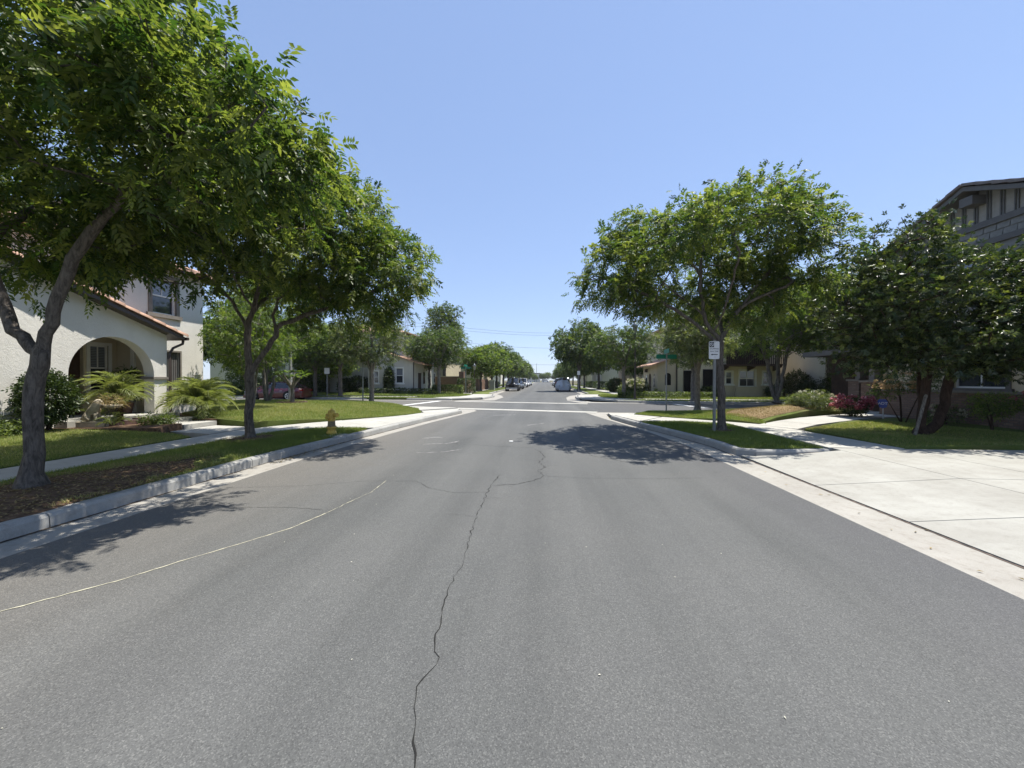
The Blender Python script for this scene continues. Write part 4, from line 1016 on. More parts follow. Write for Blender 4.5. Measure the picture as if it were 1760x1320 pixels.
def hip_roof(parent, x0, x1, y0, y1, z, rise, over, mat, th=0.12):
    x0 -= over; x1 += over; y0 -= over; y1 += over
    w, d = x1 - x0, y1 - y0; h = min(w, d) / 2
    if w < d: r0, r1 = ((x0 + x1) / 2, y0 + h, z + rise), ((x0 + x1) / 2, y1 - h, z + rise)
    else: r0, r1 = (x0 + h, (y0 + y1) / 2, z + rise), (x1 - h, (y0 + y1) / 2, z + rise)
    c = [(x0, y0, z), (x1, y0, z), (x1, y1, z), (x0, y1, z)]
    cb = [(p[0], p[1], p[2] - th) for p in c]
    if w < d: F = [(0, 1, 8), (1, 2, 9, 8), (2, 3, 9), (3, 0, 8, 9)]
    else: F = [(0, 1, 9, 8), (1, 2, 9), (2, 3, 8, 9), (3, 0, 8)]
    F += [(4, 7, 6, 5)] + [(i, 4 + i, 4 + (i + 1) % 4, (i + 1) % 4) for i in range(4)]
    return MB().add(c + cb + [r0, r1], F).build('roof', mat, parent)

# ---------------- white stucco house on the left, facing the street (+x)
H1 = empty('stucco_house', (-13.6, 9.0, 0), label='white stucco two-storey house with arched porch and clay tile eave behind the palms', cat='house')
H1.location = (0, 0, 0)
MX = -13.6; Y0, Y1 = -4.0, 14.3
fE = Fr(MX, 0, 0, 1, 1, 0)
wall(fE, H1, 'stucco_white', Y1, 0.2, 5.62, [(12.30, 13.17, 3.95, 5.25), (12.78, 13.3, 1.2, 2.62), (8.2, 11.7, .2, 3.2)], u0=Y0)
MB().box(-23, MX - .16, Y1 - .3, Y1, 0.2, 5.62).box(MX - .16, MX, Y1 - .16, Y1, 0.2, 0.201).build('end_wall', 'stucco_white', H1)
MB().add([(MX, Y1, .2), (-23, Y1, .2), (-23, Y1, 5.62), (MX, Y1, 5.62)], [(0, 1, 2, 3)]).build('side_wall', 'stucco_white', H1)
window(fE, H1, 12.30, 13.17, 3.95, 5.25, trim='trim_taupe', tw=.13, upper_cols=2)
w = window(fE, H1, 12.78, 13.3, 1.2, 2.62, frame='trim_taupe', trim='trim_taupe', tw=.06, rows=1)
for k in range(6): bx('shutter_slat', 'trim_dark', w, MX - .09, MX - .05, 12.82 + k * .075, 12.875 + k * .075, 1.25, 2.57)
hip_roof(H1, -23, MX, Y0, Y1, 5.70, 1.9, .55, 'clay_tile')
rm = MB().box(.02, .5, 0, .07, 5.5, 5.577).mesh('rafter_tail', 'gutter_brown')
for k in range(44): inst('rafter_tail', rm, H1, (MX, Y0 + .2 + k * .42, 0))
# porch wing with a sloping rake and a round arch
PX = -12.6; PB = PX - .36; AC, AR, AS = 10.32, 1.13, 1.74; PE = 11.88
def rake(y): return 3.11 + 0.335 * (12.15 - y)
mb = MB()
def strip(ys, zlo):
    """wall between zlo(y) and the rake, with both faces"""
    for a, b in zip(ys, ys[1:]):
        for x, fl in ((PX, 0), (PB, 1)):
            q = [(x, a, zlo(a)), (x, b, zlo(b)), (x, b, rake(b) - .06), (x, a, rake(a) - .06)]
            mb.add(q, [(0, 1, 2, 3) if not fl else (3, 2, 1, 0)])
strip([-2, 3, 6, AC - AR], lambda y: 0.2)
ysA = [AC - AR * math.cos(math.pi * k / 24) for k in range(25)]
arch = lambda y: AS + math.sqrt(max(0, AR * AR - (y - AC) ** 2))
strip(ysA, arch)
strip([AC + AR, PE], lambda y: 0.2)
for a, b in zip(ysA, ysA[1:]): mb.add([(PX, a, arch(a)), (PB, a, arch(a)), (PB, b, arch(b)), (PX, b, arch(b))], [(0, 1, 2, 3)])
for y in (AC - AR, AC + AR): mb.add([(PX, y, .2), (PX, y, AS), (PB, y, AS), (PB, y, .2)], [(0, 1, 2, 3)])
mb.add([(PX, PE, .2), (MX, PE, .2), (MX, PE, rake(PE) - .06), (PX, PE, rake(PE) - .06)], [(0, 1, 2, 3)])
mb.build('porch_wall', 'stucco_white', H1)
mb = MB().box(PX - .42, PX + .05, AC + AR - .06, PE + .05, 1.62, 1.70).build('pier_cap', 'trim_taupe', H1)
MB().box(-15.6, PX + .35, 8.9, PE + .1, 0.15, .52).build('porch_floor', 'concrete', H1)
# porch interior: back wall with window and dark doorway
fP = Fr(-14.3, 0, 0, 1, 1, 0)
wall(fP, H1, 'stucco_cream', PE, .5, 3.6, [(10.98, 11.5, 1.25, 2.72), (9.2, 10.82, .5, 2.7)], name='porch_back_wall', u0=8.2)
window(fP, H1, 10.98, 11.5, 1.25, 2.72, trim='trim_white', tw=.09, upper_cols=2, rec=.06)
bx('door', 'wood_dark', H1, -14.5, -14.42, 9.2, 10.82, .5, 2.7)
MB().add([(-14.3, PE - .12, .5), (PB, PE - .12, .5), (PB, PE - .12, 3.2), (-14.3, PE - .12, 3.2)], [(3, 2, 1, 0)]).build('porch_side_wall', 'stucco_cream', H1)
MB().add([(-14.3, 8.2, 3.25), (PB, 8.2, 3.25), (PB, PE - .1, 3.0), (-14.3, PE - .1, 3.0)], [(3, 2, 1, 0)]).build('porch_ceiling', 'stucco_cream', H1)
# porch roof deck and tiles
rf = slab_roof(H1, [(PX + .28, 12.25, rake(12.25)), (PX + .28, -2, rake(-2)), (MX + .01, -2, rake(-2)), (MX + .01, 12.25, rake(12.25))], .11, 'gutter_brown')
ang = -math.atan(.335)
for k in range(34):
    y = 12.32 - k * .40
    for j, xo in enumerate((.23, .0, -.23, -.46, -.69)):
        if j > 0 and k > 16: continue
        t = inst('roof_tile', BARREL, rf, (PX + xo, y, rake(y) + .028 + random.uniform(-.004, .004)), (ang, 0, math.pi))
        t.rotation_euler = (-ang, 0, math.pi)
        t.rotation_euler.z += random.uniform(-.02, .02)
mb = MB().tube([(PX + .3, 12.35, 3.02), (MX, 12.35, 3.02)], .055, 8)
mb.tube([(PX + .12, 12.35, 3.0), (PX + .12, 12.33, 2.85), (PX + .05, 12.05, 2.68), (PX + .05, PE + .05, 2.5), (PX + .05, PE + .05, .4)], .042, 8)
mb.build('downspout', 'gutter_brown', H1)
# entrance steps
for i, (x0, x1, y0, y1, z) in enumerate(((-12.25, -11.2, 10.45, 11.5, .42), (-11.2, -10.3, 10.2, 11.3, .31))):
    bx('step', 'concrete', H1, x0 + .004, x1, y0, y1, .1, z)
slabs('front_walk', [(-8.78, 9.4), (-10.28, 9.75)], [(-8.78, 10.9), (-10.28, 11.25)], 2, lambda x, y: .178)
sheet('planting_bed', [(-13.4, 8.55), (-11.2, 8.93), (-9.9, 9.12), (-10.28, 9.7), (-10.32, 10.15), (-11.18, 10.18), (-11.22, 10.42), (-12.24, 10.42), (-12.3, 8.95), (-13.4, 8.9)], .36, 'soil', .5, .3)
sheet('planting_bed', [(-10.32, 11.32), (-11.18, 11.34), (-11.22, 11.52), (-12.2, 11.52), (-12.22, 12.0), (-13.55, 12.02), (-13.55, 14.6), (-12.8, 12.6), (-10.9, 11.6)], .36, 'soil', .5, .3)

# ---------------- grey-beige house across the side street, left
def block_house(name, label, x0, x1, y0, y1, h, mat, roofm, rise=1.7, wins=(), over=.5, zb=.1, side=None):
    H = empty(name, (0, 0, 0), label=label, cat='house')
    f = Fr(x0, y0, 1, 0, 0, -1)
    wall(f, H, mat, x1 - x0, zb, h, [(a - x0, b - x0, c, d) for a, b, c, d in [w[:4] for w in wins]])
    for w in wins: window(f, H, w[0] - x0, w[1] - x0, w[2], w[3], trim=w[4] if len(w) > 4 else 'trim_white', tw=.1, cols=w[5] if len(w) > 5 else 1)
    MB().add([(x1, y0, zb), (x1, y1, zb), (x1, y1, h), (x1, y0, h)], [(0, 1, 2, 3)]).add([(x0, y0, zb), (x0, y1, zb), (x0, y1, h), (x0, y0, h)], [(3, 2, 1, 0)]).add([(x0, y1, zb), (x1, y1, zb), (x1, y1, h), (x0, y1, h)], [(3, 2, 1, 0)]).build('side_walls', mat, H)
    hip_roof(H, x0, x1, y0, y1, h + .08, rise, over, roofm)
    return H, f
def balcony(H, x0, x1, y, z, h=.95, out=.7, n=18):
    b = MB().box(x0, x1, y - out, y - .002, z, z + .14).box(x0, x1, y - out - .03, y - out + .05, z + h, z + h + .09)
    b.box(x0, x0 + .1, y - out, y - .002, z + h, z + h + .08).box(x1 - .1, x1, y - out, y - .002, z + h, z + h + .08)
    b = b.build('balcony', 'wood_dark', H)
    me = MB().box(-.025, .025, -.025, .025, 0, h).mesh('baluster', 'wood_dark')
    for k in range(n): inst('baluster', me, b, (x0 + .04 + (x1 - x0 - .08) * k / (n - 1), y - out + .03, z + .1))
    cm = MB().prism([(0, 0), (-out, 0), (-out, -.12), (0, -.4)], -.06, .06, 'x').mesh('bracket', 'wood_dark')
    for k in range(3): inst('bracket', cm, b, (x0 + .2 + (x1 - x0 - .4) * k / 2, y - .004, z))
    bx('door', 'room_shade', b, x0 + .5, x1 - .5, y - .03, y - .004, z + .15, z + 2.2)
    return b
H2, f2 = block_house('stucco_house', 'grey beige stucco house with small wooden balcony across the side street on the left', -24.2, -14.0, 37.6, 48, 6.3, 'stucco_grey', 'clay_tile',
                     wins=[(-17.4, -16.7, 1.3, 2.8), (-19.2, -18.4, 3.9, 5.2), (-23.6, -22.9, 3.9, 5.2), (-16.4, -15.6, 4.0, 5.3)])
balcony(H2, -22.2, -20.4, 37.6, 3.0, n=12)
# low wing with a sloping roof, window, and side door
WX0, WX1, WY = -17.0, -12.45, 36.0
fW = Fr(WX0, WY, 1, 0, 0, -1)
mb = MB()
wall(fW, H2, 'stucco_grey', WX1 - WX0, .2, 3.2, [(.55, 1.0, 1.3, 2.45), (2.75, 3.45, 1.3, 2.75)], name='wing_wall')
MB().prism([(WX0, 3.2), (WX1, 3.2), (WX1, 3.38), (WX0 + 2.1, 4.05), (WX0, 4.05)], WY, WY + .2, 'y').build('wing_gable', 'stucco_grey', H2)
MB().add([(WX1, WY, .2), (WX1, 40.5, .2), (WX1, 40.5, 3.4), (WX1, WY, 3.4)], [(0, 1, 2, 3)]).build('wing_side_wall', 'stucco_grey', H2)
window(fW, H2, .55, 1.0, 1.3, 2.45, trim='trim_white', tw=.08); window(fW, H2, 2.75, 3.45, 1.3, 2.75, trim='trim_white', tw=.1)
slab_roof(H2, [(WX1 + .8, WY - .35, 3.18), (WX1 + .8, 41, 3.18), (WX0 + 1.9, 41, 4.28), (WX0 + 1.9, WY - .35, 4.28)], .12, 'clay_tile', 'wing_roof')
MB().tube([(WX1 - .02, WY - .05, 3.3), (WX1 - .02, WY - .05, .2)], .05, 8).build('downspout', 'gutter_brown', H2)
bx('door', 'wood_dark', H2, WX1 - .02, WX1 + .02, 37.2, 38.1, .2, 2.3); bx('window', 'glass', H2, WX1 - .02, WX1 + .015, 38.8, 39.4, 1.2, 2.4)

H3, f3 = block_house('stucco_house', 'bright white house far left behind the red car', -40, -26.2, 43, 53, 6.2, 'stucco_white', 'clay_tile',
                     wins=[(-31.5, -30.4, 2.1, 3.4), (-29.4, -28.3, 2.1, 3.4), (-28.0, -27.2, 4.2, 5.4), (-33.5, -32.6, 4.2, 5.4)])
bx('garden_wall', 'trim_taupe', None, -32, -24.5, 39.2, 39.5, .2, 1.8, label='low dark garden wall in front of the bright white house', cat='wall')

# ---------------- tan house across the side street, right
H4, f4 = block_house('stucco_house', 'tan stucco house with long dark wooden balcony across the side street on the right', 11.3, 19.6, 34, 45, 6.3, 'stucco_cream', 'clay_tile',
                     wins=[(15.4, 15.9, 1.25, 2.3), (16.5, 17.75, 1.05, 2.4, 'trim_white', 2), (18.4, 18.85, 1.25, 2.3), (12.0, 12.9, 3.9, 5.2)])
balcony(H4, 14.9, 19.4, 34, 2.75, h=1.1, out=1.1, n=30)
MB().box(16.1, 18.2, 33.72, 33.995, .2, .95).box(16.05, 18.25, 33.68, 33.995, .955, 1.03).build('bay_base', 'stucco_cream', H4)
bx('doorway', 'room_shade', H4, 13.5, 14.6, 33.9, 33.99, .2, 2.5); bx('doorway', 'room_shade', H4, 11.9, 13.0, 33.9, 33.99, .2, 2.4)  # solid panels in front of the wall, recess shade painted as their colour
# entrance wing with arched openings
wx, wy0, wy1 = 9.74, 34.0, 38.7
def arch_opening(fr, parent, u0, u1, z0, zs2, name, mat):
    r = (u1 - u0) / 2; c = (u0 + u1) / 2
    pl = [(u0, z0), (u1, z0)] + [(c + r * math.cos(math.pi * k / 10), zs2 + r * math.sin(math.pi * k / 10)) for k in range(11)]
    V = [fr.p(u, .004, z) for u, z in pl] + [fr.p(u, -.12, z) for u, z in pl]; n = len(pl)
    return MB().add(V, [tuple(range(n)), tuple(range(2 * n - 1, n - 1, -1))] + [(i, (i + 1) % n, n + (i + 1) % n, n + i) for i in range(n)]).build(name, mat, parent)
fa = Fr(wx, wy0, 1, 0, 0, -1); fb = Fr(wx, wy1, 0, -1, -1, 0)
wall(fa, H4, 'stucco_tan', 11.3 - wx, .15, 2.95, name='wing_wall'); wall(fb, H4, 'stucco_tan', wy1 - wy0, .15, 2.95, name='wing_wall')
MB().prism([(wx, 2.95), (11.3, 2.95), (11.3, 3.55)], 34.0, 34.15, 'y').build('wing_gable', 'stucco_tan', H4)
arch_opening(fa, H4, .62, 1.12, 1.15, 1.95, 'arched_window', 'room_shade')
arch_opening(fb, H4, 1.9, 2.8, .25, 1.75, 'arched_door', 'wood_dark')
bx('window', 'glass', H4, wx - .012, wx + .02, 37.3, 37.7, 1.0, 2.1); bx('window', 'glass', H4, wx - .012, wx + .02, 34.8, 35.2, 1.0, 2.1)
slab_roof(H4, [(wx - .6, 33.7, 2.9), (11.29, 33.7, 3.62), (11.29, 39, 3.62), (wx - .6, 39, 2.9)], .12, 'clay_tile', 'wing_roof')
MB().tube([(11.32, 33.93, 6.2), (11.32, 33.93, .2)], .06, 8).build('downspout', 'gutter_brown', H4)
MB().box(9.35, 9.6, 36.6, 36.8, 2.3, 2.6).box(9.45, 9.73, 36.68, 36.72, 2.6, 2.64).build('porch_lantern', 'gutter_brown', H4)
H5, f5 = block_house('stucco_house', 'shaded grey house behind the trees, right of the wooden balcony', 21.6, 33, 31.5, 42, 6.2, 'stucco_grey', 'concrete_tile',
                     wins=[(22.6, 23.6, 1.2, 2.5), (25.2, 26.4, 1.2, 2.5), (23, 24, 4, 5.2)])
H6, f6 = block_house('stucco_house', 'pinkish stucco house behind the far right corner', 12.5, 22, 56, 66, 4.9, 'stucco_pink', 'clay_tile', wins=[(14, 15, 1.2, 2.5), (17, 18, 1.2, 2.5)])
H7, f7 = block_house('stucco_house', 'cream house partly hidden behind the left block wall', -22, -13.6, 52, 62, 5.6, 'stucco_cream', 'clay_tile', wins=[(-16, -15, 1.2, 2.5), (-16, -15, 3.8, 5.0)])
for k in range(4):
    block_house('stucco_house', ['tan', 'white', 'grey', 'cream'][k] + ' house glimpsed through the trees on the %s of the far street, %s' % (('left', 'nearer') if k == 0 else ('left', 'further') if k == 1 else ('right', 'nearer') if k == 2 else ('right', 'further')),
                *((-22, -12) if k < 2 else (11, 21)), 74 + (k % 2) * 26, 90 + (k % 2) * 26, 5.8, ['stucco_tan', 'stucco_white', 'stucco_grey', 'stucco_cream'][k], 'clay_tile')
# block walls
W1 = empty('block_wall', (0, 0, 0), label='brown block wall with taller pier left of the far street', cat='wall')
MB().box(-12.4, -9.2, 43.0, 43.25, .1, 1.95).build('wall_panel', 'block_wall', W1); MB().box(-9.6, -9.05, 42.8, 43.4, .1, 2.55).build('pier', 'block_wall', W1)
MB().box(-9.0, -8.75, 43.4, 60, .1, 1.7).build('wall_panel', 'block_wall', W1); MB().box(-12.4, -9.62, 42.97, 43.28, 1.952, 2.02).build('coping', 'stucco_tan', W1)
W2 = empty('block_wall', (0, 0, 0), label='brown block wall right of the far street before the pink house', cat='wall')
MB().box(8.9, 13.5, 50.0, 50.25, .1, 1.75).build('wall_panel', 'block_wall', W2); MB().box(8.9, 13.5, 49.96, 50.29, 1.752, 1.83).build('coping', 'stucco_tan', W2)

# ---------------- right-hand house facing the street (-x), with board-and-batten gable
H8 = empty('gabled_house', (0, 0, 0), label='right-hand house with grey shingle and board-and-batten gable over brick base', cat='house')
GX = 13.0; GY0, GY1 = 8.6, 15.9; AP = 12.65; GA = (GY0, GY1)
fG = Fr(GX, 17, 0, -1, -1, 0)      # u = 17 - y
U = lambda y: 17 - y
wall(fG, H8, 'stucco_cream', U(4.0), 1.22, 3.3, [(U(13.35), U(11.95), 1.35, 2.5)], u0=U(GY1))
wall(fG, H8, 'shingle_grey', U(4.0), 3.3, 5.55, [(U(13.9), U(12.2), 4.6, 5.5)], u0=U(GY1), name='upper_wall')
MB().box(GX - .09, GX + .1, 4.0, GY1 + .05, 0.1, 1.2).build('brick_base', 'brick', H8)
MB().box(GX - .13, GX + .05, 4.0, GY1 + .08, 1.2, 1.27).build('base_cap', 'trim_taupe', H8)
window(fG, H8, U(13.35), U(11.95), 1.35, 2.5, trim='trim_dark', tw=.12, cols=2); window(fG, H8, U(13.9), U(12.2), 4.6, 5.5, trim=None, tw=.1, cols=3, rows=1, sill=False)
MB().add([(GX, GY1, .1), (22, GY1, .1), (22, GY1, 6.0), (GX, GY1, 6.0)], [(0, 1, 2, 3)]).build('side_wall', 'stucco_cream', H8)
bx('trim_band', 'trim_dark', H8, GX - .07, GX - .002, 4, GY1 + .02, 5.555, 5.72)
# shingle course
sh = MB().box(GX - .03, GX - .002, 4, 15.4, 5.72, 6.1).build('shingle_band', 'shingle_grey', H8)
SHI = MB().prism([(0, 0), (.0, .21), (-.012, .21), (-.03, 0)], -.16, .16, 'y').mesh('shingle', 'shingle_grey')
SHI = MB().add([(-.002, -.16, .2), (-.002, .16, .2), (-.03, .16, 0), (-.03, -.16, 0), (.0, -.16, 0), (.0, .16, 0)], [(0, 1, 2, 3), (3, 2, 5, 4), (0, 3, 4), (1, 5, 2)]).mesh('shingle', 'shingle_grey')
for r in range(2):
    for k in range(22):
        y = 8.9 + k * .33 + (r % 2) * .16
        if y < 15.2: inst('shingle', SHI, sh, (GX - .03, y, 5.725 + r * .19), (0, random.uniform(-.03, .0), 0), (1, random.uniform(.93, .99), 1))
bx('trim_band', 'trim_dark', H8, GX - .10, GX - .002, 4, 14.98, 6.1, 6.28)
# gable wall and battens
gz = lambda y: 7.28 - 0.42 * abs(y - AP)
gd = MB().prism([(AP - 2.34, 6.28), (AP + 2.34, 6.28), (AP, gz(AP))], GX - .02, GX + .1, 'x').build('gable_boards', 'batten_board', H8)
for k in range(22):
    y = 9.0 + k * .335
    for o in (0, .075):
        if gz(y + o) - 6.31 > .08: MB().box(GX - .05, GX - .022, y + o, y + o + .035, 6.282, gz(y + o) - .04).build('batten', 'trim_dark', gd)
MB().box(GX - .42, GX - .02, AP - .18, AP + .18, 6.80, 7.06).build('gable_corbel', 'trim_dark', H8)
for sgn in (1, -1):
    ye = GY1 + .1 if sgn > 0 else GY0 - .4
    r = slab_roof(H8, [(GX - .5, AP, gz(AP) + .1), (GX - .5, ye, gz(ye) + .1), (22, ye, gz(ye) + .1), (22, AP, gz(AP) + .1)], .13, 'trim_dark')
    n = int(abs(ye - AP) / .40)
    TM = MB().box(-.05, .62, 0, .44, 0, .075).mesh('roof_tile', 'concrete_tile')
    for k in range(n + 1):
        y = AP + sgn * (k * .40)
        for j in range(3 if k < 8 else 1):
            t = inst('roof_tile', TM, r, (GX - .52 + j * .6, y, gz(y) + .125 + random.uniform(-.004, .004)), (-sgn * (math.atan(.42) - .06), 0, 0) if sgn > 0 else (-(math.atan(.42) - .06), 0, math.pi))
            if sgn < 0: t.location.x += .57
# porch beyond: brick piers with caps and dark entry
for (x, y, hh, lb) in ((14.25, 18.6, 1.55, 0), (13.5, 16.9, 1.5, 1)):
    MB().box(x - .3, x + .3, y - .3, y + .3, .1, hh).build('porch_pier', 'brick', H8); MB().box(x - .36, x + .36, y - .36, y + .36, hh + .002, hh + .08).build('pier_cap', 'trim_taupe', H8)
    MB().box(x - .13, x + .13, y - .13, y + .13, hh + .082, 2.75).build('porch_post', 'trim_taupe', H8)
MB().box(15.4, 15.6, GY1 + .02, 22, .1, 3.2).build('porch_back_wall', 'wood_dark', H8)
MB().box(13.3, 15.6, GY1 + .02, 21, 2.76, 3.0).build('porch_roof', 'trim_dark', H8)
MB().box(12.9, 15.4, GY1 + .06, 19, .1, .33).build('porch_floor', 'concrete', H8)

# ================================================================== SHRUBS AND GARDEN PLANTS
def shrub_mesh(name, ells, n, mat, seed, leafkw, box=False, shell=.55, twigs=True):
    rng = np.random.default_rng(seed)
    if box:
        x0, x1, y0, y1, z0, z1 = ells
        P = rng.uniform((x0, y0, z0), (x1, y1, z1), (n, 3))
        # push most leaves to a clipped surface
        k = rng.integers(0, 5, n); e = rng.normal(0, .03, n); m = rng.random(n) < .8
        for f, (ax, v) in enumerate(((0, x0), (0, x1), (1, y0), (1, y1), (2, z1))):
            s_ = m & (k == f); P[s_, ax] = v + e[s_]
        D = P - np.array([(x0 + x1) / 2, (y0 + y1) / 2, z0]); D = norm(D) + rng.normal(0, .6, (n, 3))
    else:
        P = sample_crown(ells, n, rng, shell); c = np.mean([e[:3] for e in ells], 0)
        D = norm(P - c) + rng.normal(0, .6, (n, 3)); P[:, 2] = np.maximum(P[:, 2], .02)
    V, F, T = leaves(P, D, rng, **leafkw)
    return np_mesh(name, V, F, mat, tint=T)
SL = dict(n=3, rl=.05, ll=.075, lw=.032, droop=.15, flat=.2, spread=.9)
FL = dict(n=3, rl=.12, ll=.16, lw=.08, droop=.15, flat=.2, spread=.9)
def shrub(name, loc, ells, n, mat, seed, label, leafkw=SL, stems=5, box=False, cat='shrub', group=None, core=True):
    e = empty(name, loc, 0, label, cat, group)
    link(bpy.data.objects.new('foliage', shrub_mesh(name, ells, n, mat, seed, leafkw, box)), e)
    rng = random.Random(seed); mb = MB()
    if box:
        x0, x1, y0, y1, z0, z1 = ells
        for k in range(stems):
            x = x0 + (x1 - x0) * (k + .5) / stems; y = (y0 + y1) / 2
            mb.tube([(x, y, -.02), (x + rng.uniform(-.1, .1), y, z1 * .8)], [.02, .008], 4)
    else:
        for k in range(stems):
            q = ells[k % len(ells)]; a = rng.uniform(0, 6.28)
            mb.tube([(0.06 * math.cos(a), .06 * math.sin(a), -.02), (q[0] * .5 + .1 * math.cos(a), q[1] * .5 + .1 * math.sin(a), q[2] * .55), (q[0] + q[3] * .4 * math.cos(a), q[1] + q[4] * .4 * math.sin(a), q[2] + q[5] * .3)], [.022, .014, .006], 5)
    mb.build('stems', 'bark_dark', e)
    return e
shrub('round_shrub', (-12.05, 8.35, .4), [(0, 0, .76, .44, .5, .62)], 4200, 'leaf_hedge', 31, 'clipped round dark green shrub left of the arched porch', stems=6)
# pygmy palms
def frond_mesh(name, L, n, ll, seed, arch=.55):
    rng = np.random.default_rng(seed); V = []; F = []; T = []
    def pt(t): return np.array([L * t * (1 - .22 * t), 0, L * arch * (1.15 * t - 1.2 * t * t)])
    for i in range(n):
        t = .12 + .88 * i / (n - 1); p = pt(t); d = norm(pt(min(1, t + .03)) - pt(t - .03))
        for s_ in (-1, 1):
            l = ll * (math.sin(math.pi * (t * .82 + .12)) ** .7) * rng.uniform(.85, 1.1)
            dr = norm(d * 1.05 + np.array([0, s_, 0]) + np.array([0, 0, .22]) + rng.normal(0, .08, 3))
            w = norm(np.cross(dr, [0, 0, 1.])) * .0065
            o = len(V)
            V += [p, p + dr * l * .5 + w - np.array([0, 0, .02 * l]), p + dr * l - np.array([0, 0, .18 * l]), p + dr * l * .5 - w - np.array([0, 0, .02 * l])]
            F += [(o, o + 1, o + 2), (o, o + 2, o + 3)]; T += [float(np.clip(.5 + .3 * t + rng.normal(0, .15), 0, 1))] * 4
    for i in range(8):
        a, b = pt(i / 8), pt((i + 1) / 8); o = len(V); w = .012 * (1 - i / 9)
        V += [a + (0, w, 0), a - (0, w, 0), b - (0, w * .85, 0), b + (0, w * .85, 0)]; F += [(o, o + 1, o + 2), (o, o + 2, o + 3)]; T += [.8] * 4
    return np_mesh(name, np.array(V), np.array(F), 'leaf_palm', tint=T)
FR = [frond_mesh('frond_a', 1.0, 26, .24, 1, .6), frond_mesh('frond_b', 1.05, 24, .22, 2, .85)]
def palm(loc, th, n, sc, label, seed, name='pygmy_palm', mats=None):
    e = empty(name, loc, 0, label, 'palm'); rng = random.Random(seed)
    if th > .1:
        mb = MB().lathe([(.10, -.05), (.085, th * .3), (.10, th * .6), (.12, th * .9), (.05, th + .06)], n=10)
        mb.build('trunk', 'bark_dark', e)
    for k in range(n):
        a = k * 2.39996 + rng.uniform(-.2, .2); t = k / n
        s = sc * rng.uniform(.62, 1.15)
        inst('frond', FR[k % 2], e, (.03 * math.cos(a), .03 * math.sin(a), th + .02), (rng.uniform(-.45, .45), -(-.15 + 1.4 * (1 - t)) + rng.uniform(-.1, .1), a), (s, s, s))
    return e
palm((-12.1, 10.0, .36), .66, 54, 1.08, 'pygmy date palm with a short trunk in front of the arch', 3)
palm((-12.25, 9.55, .40), .05, 12, .62, 'small trunkless palm tuft just left of the pygmy date palm', 33)
palm((-11.35, 11.8, .36), .3, 74, 1.35, 'wide bushy pygmy palm right of the porch steps', 4)
palm((-12.2, 12.7, .36), .35, 56, 1.25, 'second bushy palm pressed against the house corner by the downspout', 5)
palm((-12.9, 7.75, .38), .1, 22, .8, 'low feathery palm at the left picture edge under the nearest tree', 6)
palm((-11.2, 9.1, .36), .05, 14, .42, 'tiny feathery palm beside the stone statue', 8)
for i, (x, y, s_, lb) in enumerate(((-10.9, 9.75, .16, 'leftmost'), (-10.6, 9.95, .18, 'middle'), (-10.9, 11.5, .2, 'rightmost'))):
    shrub('border_plant', (x, y, .33), [(0, 0, s_ * .8, s_, s_, s_ * .8)], 240, 'leaf_hedge_sun_tint', 60 + i, lb + ' of three small border plants along the porch steps', stems=3)
shrub('flower_bed', (-12.6, 7.6, .36), [(0, 0, .15, .9, .5, .2), (.2, -.9, .15, .6, .5, .2)], 1400, 'leaf_hedge_sun_tint', 64, 'low mixed bed of bright plants at the left picture edge', cat='plants')
MB().tube([(-12.2, 8.3, .40), (-12.6, 8.45, .40), (-13.3, 8.2, .40)], .05, 6).build('edging_log', 'red_edge', None, 'dark edging along the bed at the left picture edge', 'edging')
pe = empty('bed_edging', (0, 0, 0), label='ring of dark edging stones round the pygmy date palm', cat='edging')
sm = MB().box(-.12, .12, -.06, .06, -.06, .09).mesh('stone', 'red_edge')
for k in range(16):
    a = 2 * math.pi * k / 16; inst('stone', sm, pe, (-12.1 + .6 * math.cos(a), 10.0 + .55 * math.sin(a), .38), (0, 0, a + math.pi / 2), (1, 1, random.uniform(.8, 1.1)))
# stone lion and its plinth, plant stand
def skin_mesh(name, verts, edges, radii, mat, parent, sub=2):
    me = bpy.data.meshes.new(name); me.from_pydata([tuple(v) for v in verts], edges, []); me.materials.append(MATS[mat])
    o = bpy.data.objects.new(name, me); link(o, parent)
    md = o.modifiers.new('skin', 'SKIN'); md.use_smooth_shade = True
    if not me.skin_vertices: 
        bpy.context.view_layer.objects.active = o
    for i, r in enumerate(radii):
        me.skin_vertices[0].data[i].radius = (r, r)
    me.skin_vertices[0].data[0].use_root = True
    s_ = o.modifiers.new('sub', 'SUBSURF'); s_.levels = sub; s_.render_levels = sub
    return o
LN = empty('stone_statue', (-11.85, 9.15, .58), R(20), 'pale carved stone animal statue sitting on a plinth left of the arch', 'statue')
LN.scale = (.74, .74, .74); LN.location.z = .51
bx('plinth', 'stone_pale', LN, -.38, .38, -.16, .16, -.2, 0, bevel=.012)
LV = [(-.20, 0, .15), (-.06, 0, .30), (.08, 0, .42), (.13, 0, .55), (.20, 0, .67), (.31, 0, .63),
      (.13, .085, .22), (.16, .09, .03), (.13, -.085, .22), (.16, -.09, .03), (-.10, .12, .10), (.02, .12, .035), (-.10, -.12, .10), (.02, -.12, .035),
      (.16, .085, .78), (.16, -.085, .78), (-.33, 0, .08), (-.36, .1, .05)]
try:
    skin_mesh('body', LV, [(0, 1), (1, 2), (2, 3), (3, 4), (4, 5), (2, 6), (6, 7), (2, 8), (8, 9), (0, 10), (10, 11), (0, 12), (12, 13), (4, 14), (4, 15), (0, 16), (16, 17)],
              [.14, .13, .135, .135, .12, .06, .06, .05, .06, .05, .085, .055, .085, .055, .035, .035, .03, .025], 'stone_pale', LN)
except Exception as ex:
    print('skin failed', ex)
